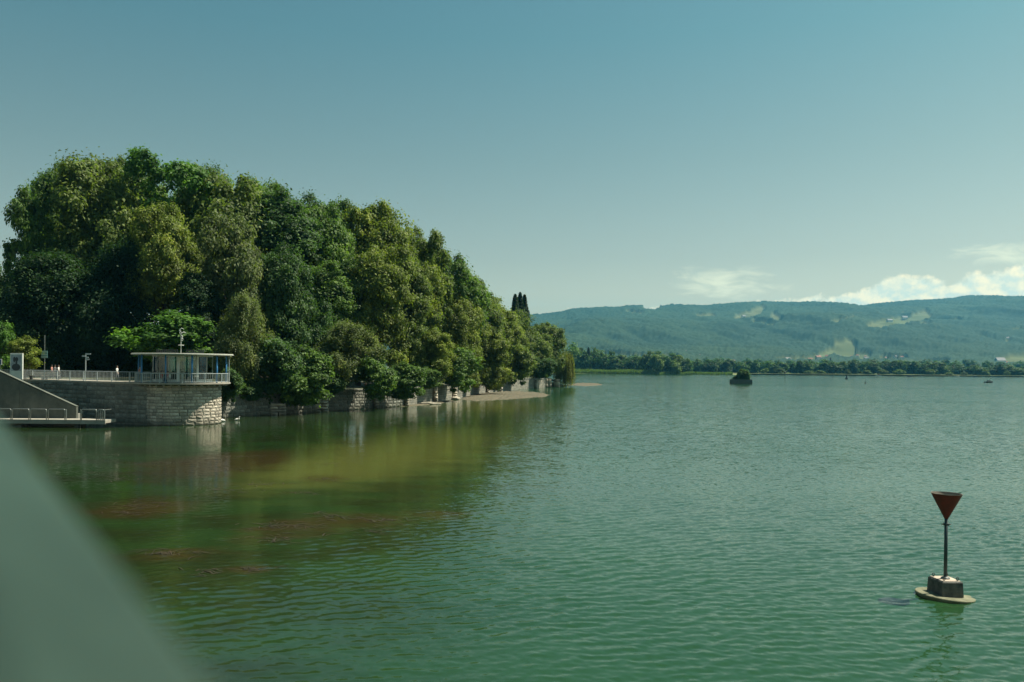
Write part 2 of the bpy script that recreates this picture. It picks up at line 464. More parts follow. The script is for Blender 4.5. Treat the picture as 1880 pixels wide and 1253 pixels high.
def build_water():
    nr, ncol = 600, 760
    inv = np.linspace(1 / 13.0, 1 / 1500.0, nr)
    Y = 1 / inv
    t = np.linspace(-0.95, 0.95, ncol)
    X = t[None, :] * Y[:, None]
    YY = np.repeat(Y[:, None], ncol, 1)
    dY = np.gradient(Y)[:, None]
    Z = np.zeros_like(X)
    rng = np.random.default_rng(3)
    for i in range(60):
        lam = 0.17 * (0.72 / 0.17) ** rng.random()
        ang = R(-74) + rng.normal(0, 0.50)         # wind waves run mostly towards the camera
        k = 2 * math.pi / lam
        amp = 0.0030 * lam ** 0.95
        fade = np.clip((lam / (2.0 * np.abs(dY)) - 1.0), 0, 1)
        Z += fade * amp * np.sin(k * (X * math.cos(ang) + YY * math.sin(ang)) + rng.random() * 6.283 + 1.4 * np.sin(0.11 * X + 0.07 * YY + i))
    gust = 0.30 + 1.25 * np.clip(fbm(X * 0.035, YY * 0.03, 5, 4) * 1.9 - 0.42, 0, 1)
    # calmer in the lee of the trees
    lee = np.clip((X - (-10 + (YY - 20) * 0.09)) / 12.0, 0.0, 1.0)
    lee = 0.32 + 0.68 * lee * lee * (3 - 2 * lee)
    Z *= gust * lee
    verts = np.stack([X, YY, Z], -1).reshape(-1, 3)
    idx = np.arange(nr * ncol).reshape(nr, ncol)
    f = np.stack([idx[:-1, :-1], idx[:-1, 1:], idx[1:, 1:], idx[1:, :-1]], -1).reshape(-1, 4)
    # the lake goes on beside and behind the photographer
    x0, y0, x1, y1 = 0.95 * 13, 13.0, 0.95 * 1500, 1500.0
    n0 = len(verts)
    ext = np.array([(-x1, -900, 0), (x1, -900, 0), (-x0, y0, 0), (x0, y0, 0), (-x1, y1, 0), (x1, y1, 0)], float)
    verts = np.concatenate([verts, ext])
    f = np.concatenate([f, np.array([(n0, n0 + 1, n0 + 3, n0 + 2), (n0, n0 + 2, n0 + 4, n0 + 4), (n0 + 1, n0 + 5, n0 + 3, n0 + 3)])[:1]])
    tri = np.array([(n0, n0 + 2, n0 + 4), (n0 + 1, n0 + 5, n0 + 3)])
    me = bpy.data.meshes.new('lake')
    q = len(f)
    me.vertices.add(len(verts)); me.vertices.foreach_set('co', verts.astype(np.float32).ravel())
    loops = np.concatenate([f.ravel(), tri.ravel()]).astype(np.int32)
    me.loops.add(len(loops)); me.loops.foreach_set('vertex_index', loops)
    me.polygons.add(q + 2)
    me.polygons.foreach_set('loop_start', np.concatenate([np.arange(0, q * 4, 4), [q * 4, q * 4 + 3]]).astype(np.int32))
    me.polygons.foreach_set('loop_total', np.concatenate([np.full(q, 4), [3, 3]]).astype(np.int32))
    me.polygons.foreach_set('use_smooth', np.ones(q + 2, dtype=bool))
    me.update(calc_edges=True)
    # sandbank and weed on the lake bed; bed mask also paints the trees' reflection
    vx, vy = verts[:, 0], verts[:, 1]
    def blob(px, py, rx, ry, rot=0.0):
        c = G(px, py)
        ex = rx / F * c.y
        ey = c.y * c.y * ry / (F * CAMZ)
        dx, dy = vx - c.x, vy - c.y
        a, b = dx * math.cos(rot) + dy * math.sin(rot), -dx * math.sin(rot) + dy * math.cos(rot)
        return np.exp(-((a / ex) ** 2 + (b / ey) ** 2))
    sh = 0.72 * blob(690, 842, 190, 38) + 0.55 * blob(800, 800, 160, 26) + 0.75 * blob(900, 745, 120, 14) + 0.4 * blob(560, 870, 120, 30) \
        + 0.45 * blob(1080, 706, 90, 5) + 0.06 * blob(380, 930, 420, 120)
    weed = 0.55 * (blob(330, 850, 170, 26) + blob(470, 840, 90, 20) + blob(520, 975, 120, 40) + blob(260, 935, 110, 18) + blob(690, 955, 120, 22)
                   + blob(310, 1018, 100, 16) + blob(600, 880, 60, 12) + blob(830, 945, 80, 14) + blob(460, 1045, 60, 14) + 0.7 * blob(340, 900, 220, 80)
                   + 0.5 * blob(1200, 708, 180, 5))
    bed_reflm = np.clip((3.0 + (vy - 20) * 0.09 - vx) / 11.0, 0, 1); bed_reflm = bed_reflm * bed_reflm * (3 - 2 * bed_reflm) * np.clip((170 - vy) / 60, 0, 1)  # left water darkened for weed beds and for the dark tree reflection
    for nme, arr in (('bed', bed_reflm), ('shallow', sh), ('weed', weed), ('chop', np.concatenate([(np.clip(0.38 + 0.42 * gust + 0.85 * (fbm(X * 0.012 + 4, YY * 0.045, 63, 4) - 0.42), 0.22, 1.3) * lee).ravel(), np.ones(6)]))):
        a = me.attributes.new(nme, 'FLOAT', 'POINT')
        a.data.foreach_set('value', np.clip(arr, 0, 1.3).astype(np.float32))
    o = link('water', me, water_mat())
    tag(o, 'green lake water rippled by a light wind', kind='structure')
build_water()

# ------------------------------------------------------------------ far land and hills
RIDGE = [(0, 598), (500, 592), (900, 584), (1000, 578), (1035, 573), (1045, 569), (1080, 567), (1130, 566), (1160, 562), (1215, 563), (1235, 561), (1290, 563),
         (1350, 558), (1400, 556), (1440, 557), (1500, 557.5), (1530, 560), (1543, 567), (1565, 566), (1590, 562), (1640, 556), (1700, 553), (1745, 550),
         (1775, 545), (1800, 545), (1820, 549), (1850, 549), (1880, 547), (2000, 551), (2400, 556), (3000, 580)]
YR = 5200.0
_rx = np.array([(p[0] - 940) / F * YR for p in RIDGE])
_rz = np.array([CAMZ - 20 + (HY + (p[0] - 940) * SR - p[1]) / F * YR for p in RIDGE])

def hill_z(X, Y):
    X = np.asarray(X, float); Y = np.asarray(Y, float)
    foot = 2050 + 420 * (fbm(X * 0.0011, X * 0 + 3.3, 31, 3) - 0.5)
    s = np.clip((Y - foot) / (YR - foot), 0, 1)
    zr = np.interp(X * np.clip(YR / np.maximum(Y, 1), 0.9, 1.25) ** 0.35, _rx, _rz)
    up = 0.62 * s ** 1.25 + 0.38 * s * s * (3 - 2 * s)
    z = 1.2 + (zr - 1.2) * up
    gul = (fbm(X * 0.0024 + Y * 0.0007, Y * 0.0011, 41, 5, 0.55) - 0.5)
    z = z + gul * 170 * np.clip(4 * s * (1 - s), 0, 1)
    back = np.clip((Y - YR) / 2500, 0, 1)
    z = z * (1 - 0.6 * back * back * (3 - 2 * back))
    flat = np.clip((Y - 930) / 300, 0, 1)
    z = z + flat * 3.0 * fbm(X * 0.004, Y * 0.004, 77, 3)
    return z

def hit(x, y):
    u, v = uv0(x, y)
    Y = np.linspace(960, YR, 3000)
    d = hill_z(u / F * Y, Y) - (CAMZ - v / F * Y)
    i = np.argmax(d > 0) if (d > 0).any() else len(Y) - 1
    return Vector((u / F * Y[i], Y[i], float(hill_z(u / F * Y[i], Y[i]))))

MEADOWS = [(1195, 567, 15, 3, 0), (1165, 574, 14, 2.5, .1), (1296, 580, 16, 2.6, 0), (1375, 578, 24, 5, -.25), (1392, 569, 12, 4, -.3), (1402, 592, 22, 3.6, .15), (1425, 583, 10, 5, .5),
           (1640, 591, 44, 6.5, -.16), (1690, 581, 18, 7.5, -.3), (1620, 596, 26, 3, 0), (1700, 594, 10, 3, 0), (1552, 641, 19, 14, 0), (1516, 651, 20, 6, -.5), (1640, 659, 24, 4, 0),
           (1585, 654, 14, 7, 0), (1862, 661, 34, 8, -.05), (1868, 606, 9, 2.2, 0), (1850, 624, 4, 3, 0), (1132, 652, 26, 4, .05), (1170, 655, 20, 3, .1), (1215, 657, 30, 3, 0),
           (1548, 587, 22, 2, -.2), (1660, 575, 3, 1.2, 0), (1470, 660, 40, 3, 0), (1700, 667, 40, 3, 0), (1760, 588, 5, 2, 0)]

def build_hills():
    nx, ny = 700, 400
    t = np.linspace(-0.30, 0.95, nx)
    Yv = np.concatenate([np.linspace(930, 2000, 60), np.linspace(2000, 5300, 290)[1:], np.linspace(5300, 7600, 51)])
    ny = len(Yv)
    XX = t[None, :] * Yv[:, None]
    YY = np.repeat(Yv[:, None], nx, 1)
    Z = hill_z(XX, YY)
    px, py = pix(XX, YY, Z + 10)
    mead = np.zeros_like(Z)
    wob = 1.0 + 0.9 * (fbm(XX * 0.012, YY * 0.006, 8, 3) - 0.5)
    for cx, cy, rx, ry, rot in MEADOWS:
        dx, dy = px - cx, py - cy
        a, b = dx * math.cos(rot) + dy * math.sin(rot), -dx * math.sin(rot) + dy * math.cos(rot)
        q = (np.abs(a / (rx * 1.05)) ** 3 + np.abs(b / (ry * 1.3)) ** 3) * wob
        mead = np.maximum(mead, np.clip((1.15 - q) * 4, 0, 1))
    inland = np.clip((YY - 1950) / 250, 0, 1)
    flatland = (1 - inland)
    field = flatland * np.clip((fbm(XX * 0.008, YY * 0.004, 9, 3) - 0.45) * 8, 0, 1)
    grass = np.clip(np.maximum(mead, field), 0, 1)
    grass[:8] = 1.0
    # tree canopy on everything that is not meadow
    rng = np.random.default_rng(12)
    can = 10 + 9 * fbm(XX * 0.022, YY * 0.022, 21, 2) + (8 + 8 * np.clip((YY - 4300) / 700, 0, 1)) * rng.random(Z.shape) ** 1.6
    Z = Z + can * (1 - grass) * np.clip((YY - 1500) / 600, 0, 1)
    verts = np.stack([XX, YY, Z], -1).reshape(-1, 3)
    idx = np.arange(nx * ny).reshape(ny, nx)
    f = np.stack([idx[:-1, :-1], idx[:-1, 1:], idx[1:, 1:], idx[1:, :-1]], -1).reshape(-1, 4)
    me = np_mesh('hills', verts, f, smooth=True)
    a = me.attributes.new('grass', 'FLOAT', 'POINT'); a.data.foreach_set('value', grass.ravel().astype(np.float32))
    a = me.attributes.new('tone', 'FLOAT', 'POINT')
    tone = np.clip(0.5 + 0.9 * (fbm(XX * 0.004, YY * 0.0025, 51, 4) - 0.5) + 0.14 * (rng.random(Z.shape) - 0.5), 0, 1)
    a.data.foreach_set('value', tone.ravel().astype(np.float32))
    m = bpy.data.materials.new('hill_forest'); m.use_nodes = True
    nt = m.node_tree; N, L = nt.nodes.new, nt.links.new
    p = nt.nodes['Principled BSDF']; p.inputs['Roughness'].default_value = 0.9; p.inputs['Specular IOR Level'].default_value = 0.1
    ga = N('ShaderNodeAttribute'); ga.attribute_name = 'grass'
    ta = N('ShaderNodeAttribute'); ta.attribute_name = 'tone'
    fo = N('ShaderNodeMix'); fo.data_type = 'RGBA'; L(ta.outputs['Fac'], fo.inputs[0])
    fo.inputs[6].default_value = (0.010, 0.024, 0.013, 1); fo.inputs[7].default_value = (0.036, 0.062, 0.026, 1)
    gm = N('ShaderNodeMix'); gm.data_type = 'RGBA'; L(ta.outputs['Fac'], gm.inputs[0])
    gm.inputs[6].default_value = (0.075, 0.105, 0.036, 1); gm.inputs[7].default_value = (0.115, 0.118, 0.05, 1)
    mx = N('ShaderNodeMix'); mx.data_type = 'RGBA'; L(ga.outputs['Fac'], mx.inputs[0]); L(fo.outputs[2], mx.inputs[6]); L(gm.outputs[2], mx.inputs[7])
    L(mx.outputs[2], p.inputs['Base Color'])
    tag(link('hills', me, m), 'wooded mountain ridge with small meadows beyond the lake', kind='structure')
build_hills()

# a wide ground sheet under everything, lake bed included
M_BED = mat('lake_bed', (0.10, 0.10, 0.06), rough=0.95, scale=0.02, coords='Object')
mb = MB(); mb.add([(-8500, -1000, -6), (8500, -1000, -6), (8500, 8000, -6), (-8500, 8000, -6)], [(0, 1, 2, 3)])
tag(mb.build('ground', M_BED), 'lake bed and valley floor', kind='structure')

# ------------------------------------------------------------------ shore of the wooded island: ground behind the walls
WALL_PX = [(404, 768), (470, 763), (500, 762), (540, 759), (576, 757), (604, 755), (650, 752.5), (690, 750), (740, 746), (800, 739), (835, 733), (862, 728), (905, 721),
           (960, 714.5), (1012, 711)]
WALL = [G(x, y) for x, y in WALL_PX]
WTOP = 3.0
WLEFT = [W(-60, 700, 108), W(40, 697, 99.5), W(212, 702, 88.4), W(272, 704, 86.9)]
for p in WLEFT: p.z = 0
M_PARK = mat('park_ground', (0.10, 0.10, 0.055), rough=0.95, scale=0.3, bump=0.4, bscale=6, col2=(0.05, 0.065, 0.03))
M_PAVE = mat('promenade_paving', (0.30, 0.27, 0.22), rough=0.9, scale=0.5, bump=0.2, bscale=8, col2=(0.22, 0.20, 0.17))
mb = MB()
front = [Vector((-42.0, 98.0, 0))] + WALL
for a, b in zip(front[:-1], front[1:]):
    a0, b0 = Vector((a.x, a.y + 0.25, WTOP - 0.35)), Vector((b.x, b.y + 0.25, WTOP - 0.35))
    a1, b1 = Vector((a.x - 3, a.y + 120, WTOP + 0.4)), Vector((b.x - 3, b.y + 120, WTOP + 0.4))
    mb.add([a0, b0, b1, a1], [(0, 1, 2, 3)])
e = WALL[-1]
mb.add([(e.x, e.y + .25, WTOP - .35), (e.x + 8, e.y + 22, 0.3), (e.x + 4, e.y + 120, 0.3), (e.x - 3, e.y + 120, WTOP + .4)], [(0, 1, 2, 3)])
tag(mb.build('park_ground', M_PARK), 'dark park ground under the trees', kind='structure')
DECKZ = 4.5
mb = MB()
top = [(-150, 125), (-60, 104), (-42, 92), (-39, 92), (-40, 106), (-44, 150), (-52, 240), (-200, 260)]
mb.add([(x, y, DECKZ - 0.02) for x, y in top] + [(x, y, 0) for x, y in top], [tuple(range(8))] + [(k, 8 + k, 8 + (k + 1) % 8, (k + 1) % 8) for k in range(8)])
tag(mb.build('park_terrace', M_PARK), 'raised park ground behind the promenade', kind='structure')
mb = MB()
pl = [WLEFT[0] + Vector((-12, 2, 0))] + WLEFT + [Vector((-37.5, 88.5, 0)), Vector((-37.0, 92.5, 0)), Vector((-40.0, 93.5, 0)), WLEFT[2] + Vector((-1, 6, 0)), WLEFT[1] + Vector((-1, 6.5, 0)), WLEFT[0] + Vector((-12, 9, 0))]
mb.add([(p.x, p.y + 0.2, DECKZ - 0.004) for p in pl], [tuple(range(len(pl)))])
tag(mb.build('promenade', M_PAVE), 'paved promenade on the raised bank behind the railing', kind='structure')

# ------------------------------------------------------------------ foliage prototypes
def quat_dirs(n, rng):
    d = rng.normal(size=(n, 3)); return d / np.linalg.norm(d, axis=1, keepdims=True)

def leaves_mesh(name, cen, nrm, size, tone, rng, aspect=0.62, droop=0.0):
    n = len(cen)
    nrm = nrm / np.linalg.norm(nrm, axis=1, keepdims=True)
    r = rng.normal(size=(n, 3))
    if droop: r[:, 2] -= droop * 3
    a = r - (r * nrm).sum(1, keepdims=True) * nrm
    a /= np.linalg.norm(a, axis=1, keepdims=True) + 1e-9
    b = np.cross(nrm, a)
    s = size[:, None]
    v = np.empty((n, 4, 3))
    fold = nrm * s * 0.12
    v[:, 0] = cen - a * s * 0.5
    v[:, 1] = cen + b * s * aspect * 0.5 + fold
    v[:, 2] = cen + a * s * 0.55
    v[:, 3] = cen - b * s * aspect * 0.5 + fold
    f = np.arange(n * 4).reshape(n, 4)
    me = np_mesh(name, v.reshape(-1, 3), f, smooth=False)
    at = me.attributes.new('tone', 'FLOAT', 'FACE'); at.data.foreach_set('value', np.clip(tone, 0, 1).astype(np.float32))
    me.materials.append(M_LEAF)
    return me

def crown_mesh(name, seed, rx, rz, nclump, per, leaf, clump=(0.12, 0.20), style='broad', lobes=7):
    """crown of many small leaves in clumps along boughs; unit box rx, rx, rz about its middle"""
    rng = np.random.default_rng(seed)
    # boughs first, then clumps of leaves on the outside of each bough
    nb = lobes * 2
    bd = quat_dirs(nb, rng); bd[:, 2] = bd[:, 2] * 0.95 + 0.05
    bl = 0.40 + 0.30 * rng.random(nb)
    br = 0.30 + 0.20 * rng.random(nb)
    if style == 'tall':
        w = 0.62 + 0.38 * np.clip(0.6 - bd[:, 2], 0, 1)
        bd[:, :2] *= w[:, None]; br *= 0.9
    if style == 'ragged':
        bl = 0.55 + 0.42 * rng.random(nb); br = 0.15 + 0.13 * rng.random(nb)
    bc = bd * bl[:, None]
    bc = np.concatenate([bc, np.array([[0, 0, 0.55], [0, 0, 0.0], [0.1, 0, -0.4]])]); br = np.concatenate([br, [0.42, 0.55, 0.48] if style != 'ragged' else [0.3, 0.45, 0.35]]); nb += 3
    pick = rng.choice(nb, nclump, p=br ** 2 / (br ** 2).sum())
    e = quat_dirs(nclump, rng)
    e = e + bc[pick] * 0.9 + np.array([0, 0, 0.15]); e /= np.linalg.norm(e, axis=1, keepdims=True)
    c = bc[pick] + e * (br[pick] * (0.72 + 0.34 * rng.random(nclump)))[:, None]
    c[:, 2] = np.maximum(c[:, 2], -0.95 + 0.2 * rng.random(nclump))
    n = nclump
    c = c * np.array([rx, rx, rz])
    cr = rx * (clump[0] + (clump[1] - clump[0]) * rng.random(n))
    ctone = rng.normal(0.42, 0.20, n)
    cen, nrm, tn, sz = [], [], [], []
    for i in range(n):
        k = int(per * (0.7 + 0.6 * rng.random()))
        e = quat_dirs(k, rng)
        rr = rng.random(k) ** 0.42
        flat = 0.72 if style != 'droop' else 1.5
        off = e * rr[:, None] * cr[i] * np.array([1, 1, flat])
        if style == 'droop':
            off[:, 2] -= 0.5 * cr[i] * rng.random(k)
        # a few sprigs reach out of the clump so that the outline is uneven
        sp = rng.random(k) < 0.13
        off[sp] *= 1.7
        cen.append(c[i] + off)
        out = c[i] / (np.linalg.norm(c[i]) + 1e-6)
        nm = e * 0.7 + out * 0.25 + np.array([0, 0, 0.55]) + rng.normal(0, 0.45, (k, 3))
        nrm.append(nm)
        tn.append(ctone[i] + rng.normal(0, 0.17, k))
        sz.append(leaf * (0.65 + 0.7 * rng.random(k)))
    cen = np.concatenate(cen)
    return leaves_mesh(name, cen, np.concatenate(nrm), np.concatenate(sz), np.concatenate(tn), rng, droop=1.0 if style == 'droop' else 0.0)

def poplar_mesh(name, seed):
    rng = np.random.default_rng(seed)
    n = 5200
    h = rng.random(n)
    w = 1.25 * np.sin(np.pi * np.clip(h * 0.90 + 0.10, 0, 1)) ** 0.7 * (0.95 + 0.08 * np.sin(h * 31 + seed))
    an = rng.random(n) * 6.283; r = w * np.sqrt(rng.random(n))
    cen = np.stack([r * np.cos(an), r * np.sin(an), h * 22], -1)
    nrm = np.stack([np.cos(an), np.sin(an), 0.5 + 0 * an], -1) + rng.normal(0, 0.5, (n, 3))
    return leaves_mesh(name, cen, nrm, 0.40 + 0.25 * rng.random(n), rng.normal(0.4, 0.16, n), rng)

def willow_mesh(name, seed):
    rng = np.random.default_rng(seed)
    cen, nrm, tn = [], [], []
    for i in range(330):
        d = quat_dirs(1, rng)[0]; d[2] = abs(d[2])
        top = np.array([d[0] * 3.6, d[1] * 3.6, 2.0 + d[2] * 4.4]) * (0.55 + 0.45 * rng.random())
        ln = (top[2] + 6.4) * (0.45 + 0.55 * rng.random())
        k = 60
        s = np.linspace(0, 1, k)
        p = top[None] + np.stack([d[0] * 0.8 * s, d[1] * 0.8 * s, -ln * s], -1) + rng.normal(0, 0.12, (k, 3))
        cen.append(p); nrm.append(np.array([d[0], d[1], 0.3])[None] + rng.normal(0, 0.6, (k, 3))); tn.append(rng.normal(0.5 + 0.15 * rng.normal(), 0.1, k))
    cen = np.concatenate(cen)
    return leaves_mesh(name, cen, np.concatenate(nrm), np.full(len(cen), 0.42), np.concatenate(tn), rng, aspect=0.4, droop=1.5)

def trunk_mesh(name, seed, h=10.0, r=0.5, spread=4.5, limbs=7):
    rng = random.Random(seed)
    mb = MB()
    bend = [(rng.uniform(-.25, .25), rng.uniform(-.25, .25)) for _ in range(6)]
    pts, rad = [], []
    for i in range(6):
        f = i / 5
        pts.append((bend[i][0] * f * 1.5, bend[i][1] * f * 1.5, h * f))
        rad.append(r * (1.5 if i == 0 else 1) * (1 - 0.72 * f))
    mb.tube(pts, rad, 9)
    for j in range(limbs):
        f = 0.38 + 0.55 * j / limbs
        i = int(f * 5); a = Vector(pts[i]).lerp(Vector(pts[min(i + 1, 5)]), f * 5 - i)
        an = j * 2.4 + rng.random()
        l = spread * rng.uniform(.7, 1.1)
        d = Vector((math.cos(an), math.sin(an), rng.uniform(.5, 1.0)))
        p1 = a + d * l * .45 + Vector((0, 0, .1 * l)); p2 = a + d * l * .95 + Vector((rng.uniform(-.4, .4), rng.uniform(-.4, .4), .35 * l))
        r0 = r * (1 - .72 * f) * .7
        mb.tube([a, p1, p2], [r0, r0 * .62, r0 * .2], 6)
        for q in range(2):
            b0 = p1.lerp(p2, .2 + .4 * q)
            mb.tube([b0, b0 + Vector((rng.uniform(-1.6, 1.6), rng.uniform(-1.6, 1.6), rng.uniform(.3, 1.6)))], [r0 * .4, r0 * .12], 5)
    me = mb.mesh(name, smooth=True)
    me.materials.append(M_BARK)
    return me

PROTO = {
    'broad0': (crown_mesh('crown_leaves', 11, 8, 9, 330, 165, 0.41), 8, 9),
    'broad1': (crown_mesh('crown_leaves', 12, 8, 9, 330, 165, 0.41, lobes=10), 8, 9),
    'broad2': (crown_mesh('crown_leaves', 13, 8, 9, 300, 175, 0.44, clump=(.13, .22), lobes=8), 8, 9),
    'tall0': (crown_mesh('crown_leaves', 14, 7, 11, 340, 158, 0.40, style='tall', lobes=11), 7, 11),
    'tall1': (crown_mesh('crown_leaves', 15, 7, 11, 340, 158, 0.40, style='tall', lobes=9), 7, 11),
    'droop0': (crown_mesh('crown_leaves', 16, 7, 10, 330, 160, 0.35, style='droop', lobes=9), 7, 10),
    'droop1': (crown_mesh('crown_leaves', 17, 7, 10, 330, 160, 0.35, style='droop', lobes=7), 7, 10),
    'ragged0': (crown_mesh('crown_leaves', 31, 8, 9, 250, 110, 0.46, clump=(.09, .15), style='ragged', lobes=11), 8, 9),
    'bush0': (crown_mesh('crown_leaves', 18, 4, 4.5, 130, 120, 0.40, clump=(.16, .28), lobes=6), 4, 4.5),
    'bush1': (crown_mesh('crown_leaves', 19, 4, 4.5, 130, 120, 0.40, clump=(.16, .28), lobes=8), 4, 4.5),
    'far0': (crown_mesh('crown_leaves', 20, 6, 7, 75, 46, 1.15, clump=(.24, .40), lobes=6), 6, 7),
    'far1': (crown_mesh('crown_leaves', 21, 6, 7, 75, 46, 1.15, clump=(.24, .40), lobes=8), 6, 7),
    'far2': (crown_mesh('crown_leaves', 22, 5, 8, 75, 46, 1.10, clump=(.26, .42), style='tall', lobes=6), 5, 8),
}
TRUNKS = [trunk_mesh('trunk_wood', s) for s in (1, 2, 3)]
ti = [0]

def tree(name, px, ytop, ybot, halfw, Y, col, proto, label, group=None, cat='tree', ground=None, spin=None, lean=0.0):
    me, prx, prz = PROTO[proto]
    top, bot = W(px, ytop, Y - lean), W(px, ybot, Y - lean)
    g = (WTOP - 0.3) if ground is None else ground
    rx = halfw / F * (Y - lean)
    zc, rz = (top.z + bot.z) / 2, (top.z - bot.z) / 2
    root = empty(name, (top.x - lean * 0.5, Y, g))
    ti[0] += 1
    sp = spin if spin is not None else (ti[0] * 2.399) % 6.283
    cr = link('crown', me, None, root)
    cr.location = (lean * 0.5, -lean, zc - g); cr.scale = (rx / prx, rx / prx, rz / prz); cr.rotation_euler = (0, 0, sp)
    cr.color = (*col, 1)
    tr = link('trunk', TRUNKS[ti[0] % 3], None, root)
    hh = max((zc - g) * 0.80, 1.0)
    ts = max(0.3, min(1.2, rx / 9))
    tr.scale = (ts, ts, hh / 10); tr.rotation_euler = (0, 0, sp)
    tag(root, label, cat, group)
    return root

